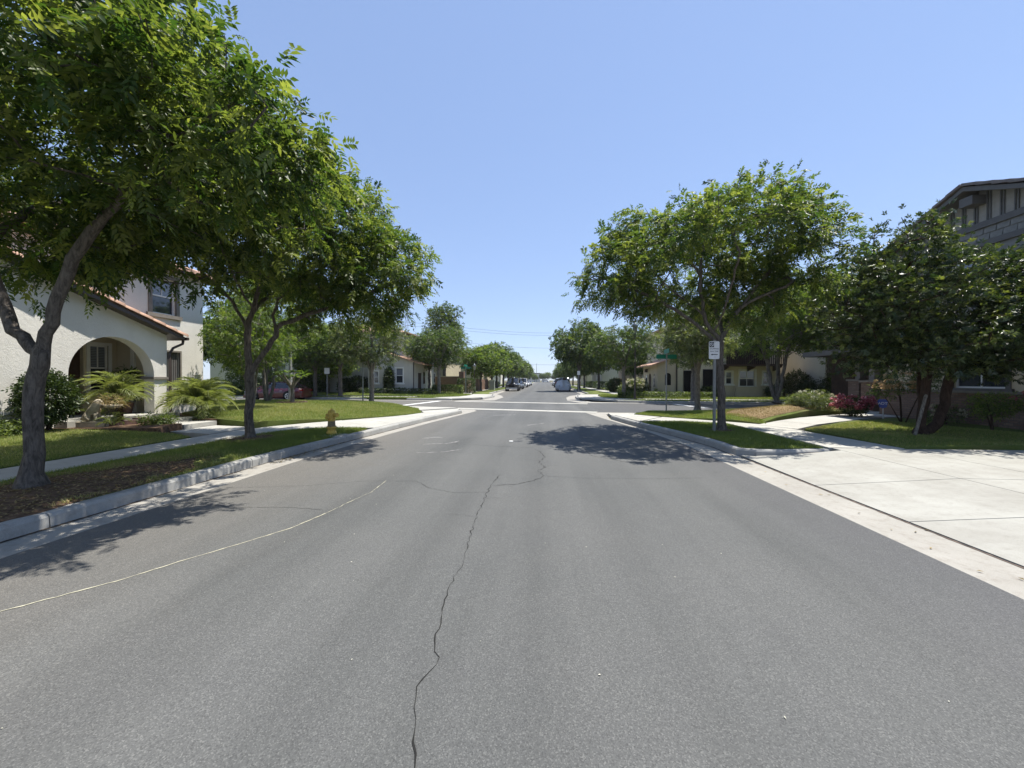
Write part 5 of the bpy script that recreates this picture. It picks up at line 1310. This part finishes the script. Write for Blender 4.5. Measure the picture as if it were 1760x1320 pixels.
PS = empty('plant_stand', (-11.5, 9.35, .36), 0, 'thin iron plant stand with a shallow bowl of dry grass by the stone statue', 'plant stand')
mb = MB()
for k in range(3):
    a = 2.1 * k; mb.tube([(.16 * math.cos(a), .16 * math.sin(a), 0), (.05 * math.cos(a), .05 * math.sin(a), .3), (.12 * math.cos(a), .12 * math.sin(a), .5)], .009, 5)
mb.build('legs', 'gutter_brown', PS); MB().lathe([(.02, .48), (.14, .5), (.2, .58), (.18, .58), (.1, .53)], n=14).build('bowl', 'stone_pale', PS)
link(bpy.data.objects.new('dry_grass', shrub_mesh('dry_grass', [(0, 0, .66, .24, .24, .12)], 320, 'grass_dry', 70, dict(n=1, ll=.16, lw=.012, droop=.5))), PS)
PP = empty('potted_plant', (-13.4, 11.3, .53), 0, 'leafy potted plant on the right side of the arched porch', 'potted plant')
MB().lathe([(.12, 0), (.17, .3), (.19, .34), (.16, .34), (.14, .28)], n=14).build('pot', 'red_edge', PP)
link(bpy.data.objects.new('foliage', shrub_mesh('pot_foliage', [(0, 0, .95, .3, .32, .5)], 420, 'leaf_street', 71, dict(n=1, ll=.2, lw=.05, droop=.5))), PP)

# frangipani on the corner lawn inside a brick ring
FG = empty('frangipani_tree', (-12.4, 18.0, cornL(-12.4, 18.0)), 0, 'small frangipani with pale bare branches on the corner lawn', 'tree')
mb = MB().tube([(0, 0, -.05), (.02, 0, .4), (0, 0, .75)], [.11, .085, .08], 9)
tips = []
for k in range(7):
    a = k * .9 + .2; r = .25 + .1 * (k % 3)
    p1 = (r * .6 * math.cos(a), r * .6 * math.sin(a), 1.0); p2 = (r * 1.7 * math.cos(a), r * 1.7 * math.sin(a), 1.3 + .12 * (k % 3))
    mb.tube([(0, 0, .7), p1, p2], [.06, .045, .035], 7); tips.append(p2)
mb.build('trunk', 'bark_pale', FG)
rng = np.random.default_rng(5)
PT = np.repeat(np.array(tips), 13, 0); DD = rng.normal(0, 1, PT.shape); DD[:, 2] = np.abs(DD[:, 2]) * .6 + .1
V, F, T = leaves(PT, DD, rng, n=1, ll=.36, lw=.11, droop=.4)
link(bpy.data.objects.new('crown', np_mesh('frangipani_crown', V, F, 'leaf_lime', tint=T)), FG)
rg = empty('brick_ring', (-12.4, 18.0, cornL(-12.4, 18.0)), 0, 'ring of edging bricks round the frangipani', 'edging')
for k in range(20):
    a = 2 * math.pi * k / 20; inst('brick', sm, rg, (.62 * math.cos(a), .62 * math.sin(a), -.02), (0, 0, a + math.pi / 2), (.8, .8, .9))
dirtpatch('bare_soil', -12.4, 18.0, .55, .55, lambda x, y: cornL(x, y) + .02)

# right side garden
def flower_heads(e, ells, n, mat, seed, r=.07, petals=34, name='flower_head'):
    rng = np.random.default_rng(seed)
    d = norm(rng.normal(0, 1, (petals, 3))); d[:, 2] = np.abs(d[:, 2]) * 1.1 - .25; d = norm(d)
    V, F, T = leaves(d * r * .55, d + rng.normal(0, .35, d.shape), rng, n=1, ll=r * .75, lw=r * .6, droop=0, flat=0)
    me = np_mesh(name, V, F, mat, tint=T)
    P = sample_crown(ells, n * 3, rng, .93); c = np.mean([q[:3] for q in ells], 0)
    P = P[P[:, 2] > c[2] - .1][:n]
    for p in P: inst(name, me, e, p, (rng.uniform(-.5, .5), rng.uniform(-.5, .5), rng.uniform(0, 6)), (rng.uniform(.75, 1.2),) * 3)
e = shrub('flowering_shrub', (11.35, 15.15, .22), [(0, 0, .42, .42, .42, .32)], 900, 'leaf_hedge', 41, 'round bush covered in crimson flower heads beside the front walk'); flower_heads(e, [(0, 0, .45, .56, .5, .36)], 62, 'petal_red', 42, .105)
e = shrub('flowering_shrub', (10.7, 16.3, .3), [(0, 0, .45, .75, .6, .42), (-.5, .1, .4, .4, .4, .3)], 2200, 'leaf_sage', 43, 'pale leafy bush with white flowers behind the crimson bush'); flower_heads(e, [(0, 0, .48, .78, .62, .42)], 26, 'petal_white', 44, .06)
e = shrub('rose_tree', (11.5, 13.3, .2), [(0, 0, 1.35, .6, .5, .3), (-.5, .1, 1.05, .4, .35, .22), (.6, 0, 1.3, .45, .4, .28)], 1000, 'leaf_street', 45, 'leggy rose with peach blossoms against the brick wall', stems=4); flower_heads(e, [(-.1, 0, 1.35, .66, .5, .3), (-.6, .1, 1.05, .4, .35, .22)], 60, 'petal_peach', 46, .065)
e = shrub('flowering_shrub', (11.75, 11.0, .2), [(0, 0, .8, .55, .4, .25), (.2, .3, .6, .4, .3, .2)], 700, 'leaf_lime', 47, 'low shrub with a few red blooms at the foot of the brick wall', stems=4); flower_heads(e, [(.3, -.1, .85, .4, .3, .15)], 6, 'petal_red', 48, .08)
e = shrub('small_white_flowers', (12.2, 12.8, .2), [(0, 0, .35, .5, .4, .25)], 300, 'leaf_street', 49, 'sparse low plant with white blooms behind the glossy tree'); flower_heads(e, [(0, 0, .38, .5, .45, .25)], 14, 'petal_white', 50, .05)
st = MB().tube([(9.2, 10.35, .18), (9.75, 10.6, 1.5)], .035, 7); st.build('support_stake', 'bark_pale', None, 'slanted grey stake leaning against the glossy tree', 'stake')
YS = empty('yard_sign', (11.9, 14.55, .2), R(-62), 'small blue shield-shaped security sign on a white stake by the brick wall', 'sign')
MB().box(-.012, .012, -.008, .008, -.05, .42).build('stake', 'sign_white', YS)
pl = [(-.15, .10), (-.10, -.12), (0, -.16), (.10, -.12), (.15, .10), (.10, .16), (-.10, .16)]
pn = MB().prism(pl, -.025, -.010, 'y').build('panel', 'sign_blue', YS); pn.location = (0, 0, .56)
def text(s, parent, size, mat, loc, rot=(R(90), 0, 0), name='lettering'):
    c = bpy.data.curves.new(name, 'FONT'); c.body = s; c.size = size; c.align_x = 'CENTER'; c.align_y = 'CENTER'; c.extrude = .001; c.materials.append(MATS[mat])
    t_ = bpy.data.objects.new(name, c); COL.objects.link(t_)
    bpy.context.view_layer.update()
    me = bpy.data.meshes.new_from_object(t_.evaluated_get(bpy.context.evaluated_depsgraph_get()))
    bpy.data.objects.remove(t_)
    o = bpy.data.objects.new(name, me); o.location = loc; o.rotation_euler = rot
    return link(o, parent)
text('ADT', YS, .13, 'sign_white', (0, -.028, .57))
pot = MB().lathe([(.12, 0), (.2, .12), (.21, .3), (.17, .34), (.05, .34)], n=14).build('garden_pot', 'sign_black', None, 'round black pot at the foot of the brick wall at the right edge', 'pot'); pot.location = (12.3, 10.4, .2)

# hedges and shrubs across the side street
def hedge(loc, dims, n, mat, seed, label, kw=None): return shrub('hedge', loc, dims, n, mat, seed, label, kw or dict(n=3, rl=.08, ll=.11, lw=.05, droop=.1, flat=.2), stems=6, box=True, cat='hedge')
hedge((-15, 35.1, .2), (-2.2, 4.6, -.3, .3, 0, .55), 2600, 'leaf_hedge', 81, 'low dark hedge under the windows of the grey beige house')
hedge((-9.6, 38.6, .2), (-1.6, 1.2, -.6, .6, 0, .8), 2400, 'leaf_hedge_sun_tint', 82, 'clipped hedge with sunlight in its leaf colour at the foot of the yellow green tree')
hedge((-8.6, 42.2, .17), (-.75, .75, -1.2, 1.2, 0, 1.5), 2400, 'leaf_hedge', 83, 'tall dark square hedge behind the green street name sign')
hedge((-11.5, 35.2, .2), (-2.6, 1.4, -.5, .5, 0, .32), 1800, 'leaf_sage', 84, 'pale silvery ground cover in front of the low hedge')
shrub('columnar_shrub', (-14.75, 35.55, .2), [(0, 0, 1.3, .38, .32, 1.3)], 1700, 'leaf_hedge', 85, 'narrow dark column shrub between two windows of the grey beige house', FL)
shrub('dark_shrub', (-18.3, 36.8, .2), [(0, 0, .9, 1.1, .5, .9), (1.1, 0, .6, .7, .5, .6), (-1.4, 0, .8, .8, .5, .8)], 2200, 'leaf_hedge', 86, 'mass of dark shrubs behind the small square sign', FL)
shrub('dark_shrub', (-24.2, 37.0, .2), [(0, 0, 1.2, 1.3, .6, 1.2), (1.6, 0, 1.5, 1.0, .5, 1.5)], 2200, 'leaf_street', 87, 'tall loose shrub behind the roof of the red car', FL)
e = shrub('flowering_shrub', (-23.2, 32.6, .2), [(0, 0, .5, .6, .5, .5)], 500, 'leaf_lime', 88, 'orange flowering plant left of the red car', FL); flower_heads(e, [(0, 0, .55, .65, .5, .5)], 20, 'petal_orange', 89, .12)
hedge((9.5, 31.4, .17), (-3.4, 3.6, -.3, .3, 0, .42), 2600, 'leaf_hedge_sun_tint', 91, 'long low hedge with sunlight in its leaf colour in front of the tan house')
e = shrub('flowering_shrub', (8.1, 34.6, .17), [(0, 0, .75, 1.0, .9, .75), (-.9, .3, .5, .6, .6, .5)], 1800, 'leaf_sage', 92, 'large bush of white flowers by the tan house entrance', FL); flower_heads(e, [(0, 0, .8, 1.05, .95, .75)], 80, 'petal_white', 93, .11)
shrub('dark_shrub', (8.4, 46.5, .17), [(0, 0, .8, .9, .9, .8)], 1300, 'leaf_hedge', 94, 'rounded dark shrub on the right before the block wall', FL)
shrub('dark_shrub', (18.6, 32.9, .17), [(0, 0, .45, .5, .45, .45)], 700, 'leaf_hedge', 95, 'small round bush under the right end of the wooden balcony', FL)
palm((9.3, 33.3, .17), .1, 18, .9, 'spiky dark palm-like plant left of the arched window', 9, 'spiky_plant')
shrub('dark_shrub', (23.5, 30.6, .17), [(0, 0, .6, 1.4, .6, .6), (2, 0, .5, 1.0, .6, .5)], 1800, 'leaf_hedge', 96, 'dark shrubs in front of the shaded grey house', FL)
shrub('dark_shrub', (13.6, 32.9, .17), [(0, 0, .4, .8, .4, .4)], 700, 'leaf_hedge', 97, 'dark low bush by the doorways of the tan house', FL)
shrub('dark_shrub', (20.5, 26.4, .17), [(0, 0, .8, 2.2, .6, .8), (-1.5, .3, 1.0, .9, .6, 1.0)], 2200, 'leaf_hedge', 100, 'dark shrub mass under the trees right of the wooden balcony', FL)
shrub('dark_shrub', (-26.5, 33.2, .17), [(0, 0, .9, 2.6, .7, .9), (1.8, .2, 1.2, 1.0, .7, 1.2), (-1.8, 0, 1.3, .9, .7, 1.2)], 2800, 'leaf_street', 101, 'dense shrub row left of and beyond the red car', FL)
shrub('dark_shrub', (20.9, 33.6, .17), [(0, 0, 1.1, .7, 1.3, 1.1), (-.4, 2.4, 1.0, .6, 1.3, 1.0), (.1, -1.2, .7, .7, .8, .7)], 2600, 'leaf_hedge', 102, 'tall shrub filling the gap between the tan house and shaded grey house', FL)
bx('side_gate', 'wood_dark', None, 19.65, 21.55, 36.4, 36.5, .1, 1.9, label='dark wooden gate between the tan house and the shaded grey house', cat='gate')
hedge((-9.3, 62, .17), (-.4, .4, -14, 14, 0, 1.1), 2600, 'leaf_hedge', 98, 'long hedge behind the left pavement of the far street', FL)
hedge((9.0, 66, .17), (-.4, .4, -14, 14, 0, 1.1), 2600, 'leaf_hedge', 99, 'long hedge behind the right pavement of the far street', FL)

# ================================================================== STREET FURNITURE
HY = empty('fire_hydrant', (-5.62, 9.75, .17), R(-12), 'yellow fire hydrant with weathered base on the left parkway', 'hydrant')
MB().lathe([(.125, -.02), (.125, .05), (.10, .07), (.095, .14), (.125, .15), (.125, .19), (.10, .20)], n=16).build('base', 'hydrant_yellow', HY)
MB().lathe([(.098, .20), (.090, .34)], n=16).build('lower_barrel', 'hydrant_base', HY)
MB().lathe([(.09, .34), (.095, .42), (.095, .55), (.085, .60), (.06, .63), (.03, .64), (.03, .67), (0, .67)], n=16).build('upper_barrel', 'hydrant_yellow', HY)
mb = MB().tube([(.06, 0, .50), (.16, 0, .50)], .055, 10); mb.tube([(.155, 0, .50), (.185, 0, .50)], .065, 6); mb.build('outlet', 'hydrant_yellow', HY)
mb = MB().tube([(-.05, .0, .50), (-.15, .0, .50)], .035, 10); mb.tube([(-.145, 0, .50), (-.18, 0, .50)], .022, 5); mb.build('outlet', 'hydrant_yellow', HY)
mb = MB().tube([(0, -.06, .44), (0, -.15, .44)], .045, 10); mb.tube([(0, -.145, .44), (0, -.175, .44)], .055, 6); mb.build('outlet', 'hydrant_yellow', HY)
bm_ = MB().lathe([(.012, 0), (.012, .02), (0, .02)], n=6).mesh('bolt', 'hydrant_base')
for k in range(6): inst('bolt', bm_, HY, (.112 * math.cos(k * 1.047), .112 * math.sin(k * 1.047), .19))
bx('hydrant_pad', 'concrete', HY, -.14, .42, -.35, .16, -.16, -.005)

def rounded(w, h, r, n=5):
    out = []
    for cx, cz, a0 in ((w / 2 - r, h / 2 - r, 0), (-w / 2 + r, h / 2 - r, 90), (-w / 2 + r, -h / 2 + r, 180), (w / 2 - r, -h / 2 + r, 270)):
        out += [(cx + r * math.cos(R(a0 + 90 * k / n)), cz + r * math.sin(R(a0 + 90 * k / n))) for k in range(n + 1)]
    return out
NS = empty('no_stopping_sign', (4.76, 11.2, .10), R(2), 'white no-stopping sign with left arrow on a grey post on the right parkway', 'sign')
MB().box(-.03, .03, -.03, .03, -.1, 2.62).build('post', 'lamp_post', NS)
pn = MB().prism(rounded(.305, .53, .035), -.05, -.034, 'y').build('panel', 'sign_white', NS); pn.location = (-.03, 0, 2.33); pn.scale = (.93, 1, .93)
sq = bx('symbol_ground', 'sign_black', pn, -.14, -.01, -.0525, -.0505, .09, .245)
mb = MB()
for k in range(16):
    a, b = 2 * math.pi * k / 16, 2 * math.pi * (k + 1) / 16
    mb.add([(-.075 + r_ * math.cos(t), -.0535, .168 + r_ * math.sin(t)) for r_, t in ((.055, a), (.055, b), (.042, b), (.042, a))], [(0, 1, 2, 3)])
mb.add([(-.075 + x, -.0538, .168 + z) for x, z in ((-.04, .03), (-.03, .04), (.04, -.03), (.03, -.04))], [(0, 1, 2, 3)])
mb.build('symbol', 'sign_white', pn)
text('STOPPING', pn, .058, 'sign_black', (0, -.052, .04)); text('ANY TIME', pn, .055, 'sign_black', (0, -.052, -.04))
MB().prism([(-.10, -.13), (-.055, -.10), (-.055, -.12), (.10, -.12), (.10, -.14), (-.055, -.14), (-.055, -.16)], -.0525, -.0505, 'y').build('arrow', 'sign_black', pn)
for z in (-.205, .235): MB().tube([(.02, -.05, z), (.02, -.056, z)], .008, 8).build('bolt', 'sign_black', pn)
# street name posts
def name_post(loc, rz, h, label, blade='sign_green', bl=.75):
    e = empty('street_name_post', loc, rz, label, 'sign')
    MB().tube([(0, 0, -.1), (0, 0, h)], .032, 8).build('post', 'galvanised', e)
    b = MB().prism(rounded(bl, .2, .03), -.008, .008, 'y').build('name_blade', blade, e); b.location = (0, 0, h + .14)
    b = MB().prism(rounded(bl, .2, .03), -.008, .008, 'y').build('name_blade', blade, e); b.location = (0, 0, h + .38); b.rotation_euler = (0, 0, R(78))
    MB().box(-.03, .03, -.03, .03, h, h + .30).build('bracket', 'galvanised', e)
    return e
name_post((5.55, 18.0, .17), R(8), 2.35, 'street name post with green blades on the near right corner lawn', bl=.95)
name_post((-8.15, 39.6, .17), R(5), 2.55, 'green street name sign on a post at the far left corner', bl=1.0)
SS = empty('stop_sign', (-10.75, 22.05, .2), R(12), 'stop sign seen from its grey back on the corner lawn', 'sign')
MB().box(-.03, .03, -.03, .03, -.2, 3.0).build('post', 'galvanised', SS)
oc = [(.4 * math.cos(R(22.5 + 45 * k)), .4 * math.sin(R(22.5 + 45 * k))) for k in range(8)]
p_ = MB().prism(oc, .035, .05, 'y').build('panel', 'sign_back', SS); p_.location = (0, 0, 2.5)
LS = empty('parking_sign', (-18.3, 31.1, .17), R(10), 'small square white sign on a thin post behind the red car', 'sign')
MB().box(-.025, .025, -.025, .025, -.1, 2.45).build('post', 'galvanised', LS); p_ = MB().prism(rounded(.42, .5, .03), -.045, -.03, 'y').build('panel', 'sign_white', LS); p_.location = (0, 0, 2.2)
PS2 = empty('parking_sign', (4.3, 48.4, .17), 0, 'small white sign on a post under the big tree by the covered car', 'sign')
MB().box(-.025, .025, -.025, .025, -.1, 2.5).build('post', 'galvanised', PS2); p_ = MB().prism(rounded(.35, .5, .03), -.045, -.03, 'y').build('panel', 'sign_white', PS2); p_.location = (0, 0, 2.3)
def lamp_post(loc, h, label, k=1.0, mat='lamp_post', lens='light_lens'):
    e = empty('street_lamp', loc, 0, label, 'street lamp')
    MB().lathe([(.17 * k, -.1), (.17 * k, .35), (.12 * k, .5), (.085 * k, h * .6), (.065 * k, h)], n=10).build('post', mat, e)
    MB().lathe([(.05, h), (.11, h + .06), (.20, h + .5), (.24, h + .52), (.06, h + .75), (0, h + .85)], n=10).build('lantern', lens, e)
lamp_post((-16.3, 23.5, .2), 4.9, 'grey street lamp post behind the frangipani')
lamp_post((6.9, 29.9, .17), 5.0, 'thin dark street lamp post on the far right corner lawn', .6, 'gutter_brown', 'galvanised')
lamp_post((-8.4, 46.0, .17), 2.6, 'lantern lamp post beside the tall square hedge', .5, 'gutter_brown', 'galvanised')
UB = empty('utility_cabinet', (-7.55, 55.5, .16), 0, 'pale utility cabinet on the left parkway of the far street', 'cabinet')
bx('body', 'box_beige', UB, -.38, .38, -.3, .3, 0, 1.35, bevel=.02); bx('lid', 'box_beige', UB, -.42, .42, -.34, .34, 1.352, 1.45, bevel=.02); bx('plinth', 'concrete', UB, -.45, .45, -.38, .38, -.1, .0)
bx('door', 'galvanised', UB, -.32, .32, -.312, -.303, .12, 1.25)

# transmission tower and cables far off
TW = empty('transmission_tower', (-84, 225, 0), 0, 'hazy lattice transmission tower far away above the left trees', 'tower')
mb = MB()
Ht = 50
for sx in (-1, 1):
    for sy in (-1, 1): mb.tube([(sx * 3.6, sy * 3.6, 0), (sx * 1.9, sy * 1.9, 30), (sx * 1.9, sy * 1.9, Ht)], .14, 4)
mb.build('legs', 'steel_far', TW); mb = MB()
for k in range(12):
    z0 = 4 * k + 2; w0 = 3.6 - 1.7 * min(1, z0 / 30); z1 = min(z0 + 4, Ht); w1 = 3.6 - 1.7 * min(1, z1 / 30)
    for a, b in (((-w0, -w0), (w1, -w1)), ((w0, -w0), (-w1, -w1)), ((-w0, w0), (w1, w1)), ((w0, w0), (w1, -w1)), ((-w0, -w0), (-w1, w1))): mb.tube([(*a, z0), (*b, z1)], .08, 3, cap=False)
mb.build('bracing', 'steel_far', TW)
mb = MB()
for z in (34, 40, 46): mb.tube([(-6, 0, z + .8), (0, 0, z), (6, 0, z + .8)], .18, 4)
mb.build('crossarms', 'steel_far', TW)
for i, (z0, zm, z1, yo) in enumerate(((36.5, 30.2, 36, 0), (34.8, 29.2, 34, 4), (28, 21.0, 27, 0), (18, 10.9, 17, 2))):
    P = smooth_path([(-84, 225 + yo, z0), (0, 235 + yo, zm), (95, 246 + yo, z1)], 30)
    MB().tube(P, .075, 4).build('power_line', 'cable', None, ['topmost', 'second', 'third', 'lowest'][i] + ' of four thin power lines crossing the sky over the far street', 'power line', 'power lines over the far street')
WH = empty('warehouse', (-9, 310, 0), 0, 'pale flat-roofed building closing the end of the far street', 'building')
bx('wall', 'stucco_white', WH, -8, 6, 0, 12, 0, 6.5); bx('roof_band', 'trim_dark', WH, -8.2, 6.2, -.2, 12, 6.52, 7.2)
for k in range(4): bx('window', 'glass', WH, -7 + k * 3.2, -5 + k * 3.2, -.05, -.01, 2, 4)
MB().tube([(-5.6, 290, 0), (-5.6, 290, 14)], [.22, .12], 6).build('utility_pole', 'lamp_post', None, 'thin pole standing at the end of the far street', 'pole')

# ================================================================== VEHICLES
def loft(stations, mat, name, parent, smooth=True):
    """stations: list of (x, [(y,z)...]) half sections from the bottom outer edge to the top centre; mirrored"""
    V = []; n = len(stations[0][1]); m = 2 * n
    for x, sec in stations:
        V += [(x, y, z) for y, z in sec] + [(x, -y, z) for y, z in reversed(sec)]
    F = []
    for i in range(len(stations) - 1):
        for k in range(m):
            F.append((i * m + k, i * m + (k + 1) % m, (i + 1) * m + (k + 1) % m, (i + 1) * m + k))
    F = [f[::-1] for f in F]
    mb = MB().add(V, F, smooth); mb.add(V[:m], [tuple(range(m))[::-1]]); mb.add(V[-m:], [tuple(range(m))])
    return mb.build(name, mat, parent)
def car(label, cat, loc, rz, paint, kind='sedan', name='parked_car', group=None):
    """nose towards +x"""
    e = empty(name, loc, rz, label, cat, group)
    if kind == 'sedan': L, W, belt, roof, gr, wr, wb = 4.75, .91, .93, 1.43, .17, .335, 1.40
    elif kind == 'suv': L, W, belt, roof, gr, wr, wb = 5.0, .97, 1.16, 1.88, .26, .39, 1.45
    else: L, W, belt, roof, gr, wr, wb = 5.1, .98, 1.10, 1.95, .24, .36, 1.5
    h = L / 2
    def sec(w, zt, c=.93): return [(w * .86, gr), (w * .97, gr + .08), (w, gr + (zt - gr) * .55), (w * c, zt - .03), (w * .6, zt + .005), (0, zt + .02)]
    if kind == 'sedan': st = [(-h, .72 * W, .80), (-h + .12, .88 * W, .95), (-h + .7, .97 * W, .99), (-.9, W, belt + .03), (.6, W, belt), (1.15, .99 * W, belt - .03), (h - .5, .94 * W, .76), (h - .1, .82 * W, .66), (h, .66 * W, .55)]
    elif kind == 'suv': st = [(-h, .88 * W, 1.05), (-h + .08, .95 * W, 1.14), (-.9, W, belt), (.9, W, belt), (1.15, .99 * W, belt - .02), (h - .3, .96 * W, 1.06), (h - .06, .92 * W, 1.0), (h, .86 * W, .92)]
    else: st = [(-h, .9 * W, 1.05), (-h + .08, .96 * W, 1.1), (.9, W, belt), (1.5, .98 * W, belt - .06), (h - .2, .93 * W, .95), (h, .82 * W, .8)]
    loft([(x, sec(w, z)) for x, w, z in st], paint, 'body', e)
    # greenhouse
    if kind == 'sedan': g = [(-1.95, .62, belt + .06), (-1.15, .66, roof - .06), (-.5, .70, roof), (.15, .70, roof - .01), (1.2, .70, belt + .0)]
    elif kind == 'suv': g = [(-h + .1, .86, belt - .02), (-h + .32, .80, roof - .05), (-.8, .80, roof), (.35, .80, roof - .02), (1.15, .86, belt - .02)]
    else: g = [(-h + .05, .88, belt - .02), (-h + .2, .82, roof - .03), (-.5, .82, roof), (.7, .82, roof - .05), (1.6, .84, belt - .04)]
    def gs(wt, zt): 
        t = max(0, min(1, (zt - belt) / (roof - belt)))
        return [(W * .93, belt - .06), (W * .92, belt - .01), (W * (.92 - .16 * t), max(belt, zt - .07)), (wt * .78, zt), (wt * .4, zt + .012), (0, zt + .018)]
    loft([(x, gs(w, z)) for x, w, z in g], 'car_glass', 'windows', e)
    loft([(x, [(wt * .84, zt - .008), (wt * .86, zt + .006), (wt * .6, zt + .022), (wt * .4, zt + .028), (0, zt + .034)]) for x, wt, zt in g[1:-1]], paint, 'roof', e)
    for s in (-1, 1):
        for (x0, z0), (x1, z1) in (((g[0][0], g[0][2] - .02), (g[1][0], g[1][2])), ((g[-1][0], g[-1][2]), (g[-2][0], g[-2][2]))):
            MB().tube([(x0, s * W * .915, max(z0, belt - .02)), (x1, s * W * .775, z1 - .03)], .035, 5).build('pillar', paint, e)
        MB().tube([(-.25, s * W * .935, belt - .03), (-.28, s * W * .775, roof - .06)], .03, 5).build('pillar', paint, e)
        MB().box(.62, .80, s * W - .05 + (.0 if s < 0 else .05), s * W + (.05 if s > 0 else 0), belt - .02, belt + .12).build('mirror', paint, e)
        for dx in (.2, -.85): MB().box(dx - .09, dx + .09, s * (W + .004) - .012, s * (W + .004) + .012, belt - .2, belt - .17).build('door_handle', 'rim_metal', e)
        for wx_ in (wb, -wb):
            w = MB().tube([(wx_, s * (W - .2), wr), (wx_, s * (W + .012), wr)], wr, 24).build('wheel', 'rubber', e)
            MB().tube([(wx_, s * (W + .0), wr), (wx_, s * (W + .02), wr)], wr * .68, 24).build('rim', 'rim_metal', w)
            mb = MB()
            for k in range(5):
                a = 2 * math.pi * k / 5
                c_, s_ = math.cos(a + .3), math.sin(a + .3)
                mb.tube([(wx_ + wr * .2 * c_, s * (W + .022), wr + wr * .2 * s_), (wx_ + wr * .56 * c_, s * (W + .022), wr + wr * .56 * s_)], [.05, .035], 4)
            mb.build('rim_gap', 'rubber', w)
            MB().tube([(wx_, s * (W - .25), wr + .02), (wx_, s * (W + .004), wr + .02)], wr + .06, 24).build('wheel_arch', 'rubber', e)
        zl = .62 if kind == 'sedan' else .88
        MB().box(h - .20, h - .02 if kind != 'sedan' else h - .06, s * W * .58 - .15, s * W * .58 + .15, zl - .02, zl + .1).build('headlight', 'light_lens', e)
        MB().box(-h - .01, -h + .2, s * W * .66 - .16, s * W * .66 + .16, .74 if kind == 'sedan' else .9, .84 if kind == 'sedan' else 1.15).build('tail_light', 'tail_lens', e)
    MB().box(h - .15, h + .012, -.38, .38, gr + .28, .56 if kind == 'sedan' else .92).build('grille', 'rubber', e)
    MB().box(h - .3, h + .03, -W * .8, W * .8, gr + .02, gr + .24).build('bumper', paint if kind == 'sedan' else 'rim_metal' if kind == 'suv' else paint, e)
    MB().box(h + .032, h + .045, -.17, .17, gr + .08, gr + .2).build('number_plate', 'sign_white', e)
    MB().box(-h - .04, -h + .2, -W * .8, W * .8, gr + .06, gr + .28).build('bumper', paint, e)
    return e
car('dark red fastback sedan parked across the side street on the left', 'car', (-21.4, 29.35, 0), R(181), 'paint_red')
car('black sport utility vehicle facing the camera on the left of the far street', 'car', (-4.55, 56.5, 0), R(-90), 'paint_black', 'suv')
car('dark sedan parked right behind the black sport utility vehicle', 'car', (-4.5, 67.5, 0), R(-90), 'paint_grey')
car('white van parked third on the left of the far street', 'car', (-4.5, 83, 0), R(-90), 'paint_white', 'van')
car('white sedan parked fourth on the left of the far street', 'car', (-4.5, 97, 0), R(-90), 'paint_white')
car('silver sedan parked furthest on the left of the far street', 'car', (-4.5, 112, 0), R(-90), 'paint_silver')
car('black van parked just beyond the covered car', 'car', (3.3, 65.5, 0), R(90), 'paint_black', 'van')
car('dark grey sport utility vehicle third on the right of the far street', 'car', (3.2, 84, 0), R(90), 'paint_grey', 'suv')
car('white sedan parked furthest on the right of the far street', 'car', (3.2, 104, 0), R(90), 'paint_white')
car('white van crossing the end of the far street', 'car', (1.0, 258.5, 0.01), R(0), 'paint_white', 'van')
# car under a fabric cover
CV = empty('covered_car', (2.75, 56.4, 0), R(90), 'car under a pale grey fabric cover parked on the right of the far street', 'car')
sts = []
for i in range(25):
    t = i / 24; x = -2.55 + 5.1 * t
    top = 1.0 + .55 * math.exp(-((t - .40) / .24) ** 4) - .28 * max(0, t - .8) / .2 - .35 * max(0, .06 - t) / .06
    w = 1.06 * (1 - .35 * abs(2 * t - 1) ** 6); r = random.uniform(-.025, .025)
    sts.append((x, [(w * 1.0, .16 + .05 * math.sin(i * 1.3)), (w * (1.03 + r), .45), (w * (1.0 - r), .85), (w * (.86 + r), max(.9, top - .30)), (w * .62, top - .05 + r), (w * .3, top + .01), (0, top + .03 + r * .5)]))
loft(sts, 'car_cover', 'cover', CV)
for wx_ in (1.5, -1.5):
    for s in (-1, 1): MB().tube([(wx_, s * .75, .32), (wx_, s * .92, .32)], .32, 18).build('wheel', 'rubber', CV)
# ---- crumbs and fallen leaves on the road
def scatter(name, n, x0, x1, y0, y1, mat, size, label):
    P = np.stack([RNG.uniform(x0, x1, n), y0 + (y1 - y0) * RNG.random(n) ** 1.6, np.full(n, .006)], 1); D = RNG.normal(0, 1, (n, 3)); D[:, 2] = 0
    V, F, T = leaves(P, D, RNG, n=1, ll=size, lw=size * .45, droop=0, flat=1)
    V[:, 2] = np.clip(V[:, 2], .004, .015)
    link(bpy.data.objects.new(name, np_mesh(name, V, F, mat, tint=T)), None, label=label, kind='stuff')
scatter('road_crumbs', 60, -4.5, 3.4, 1.4, 16, 'petal_white', .016, 'pale crumbs and petals scattered on the asphalt')
scatter('fallen_leaves', 120, 3.6, 6.5, 2, 8, 'grass_dry', .05, 'dry leaves on the gutter and driveway')

# ================================================================== THE AIR
m = NT('haze')
pv = m.n('ShaderNodeVolumePrincipled')
pv.inputs['Color'].default_value = (0.94, 0.97, 1, 1); pv.inputs['Density'].default_value = 0.0002; pv.inputs['Anisotropy'].default_value = 0.3
m.t.links.new(pv.outputs[0], m.out.inputs['Volume']); MATS['haze'] = m.m
MB().box(-1000, 1000, -400, 1600, -1.1, 53).build('haze', 'haze', None, 'thin pale summer haze filling the street', None, None, 'stuff')
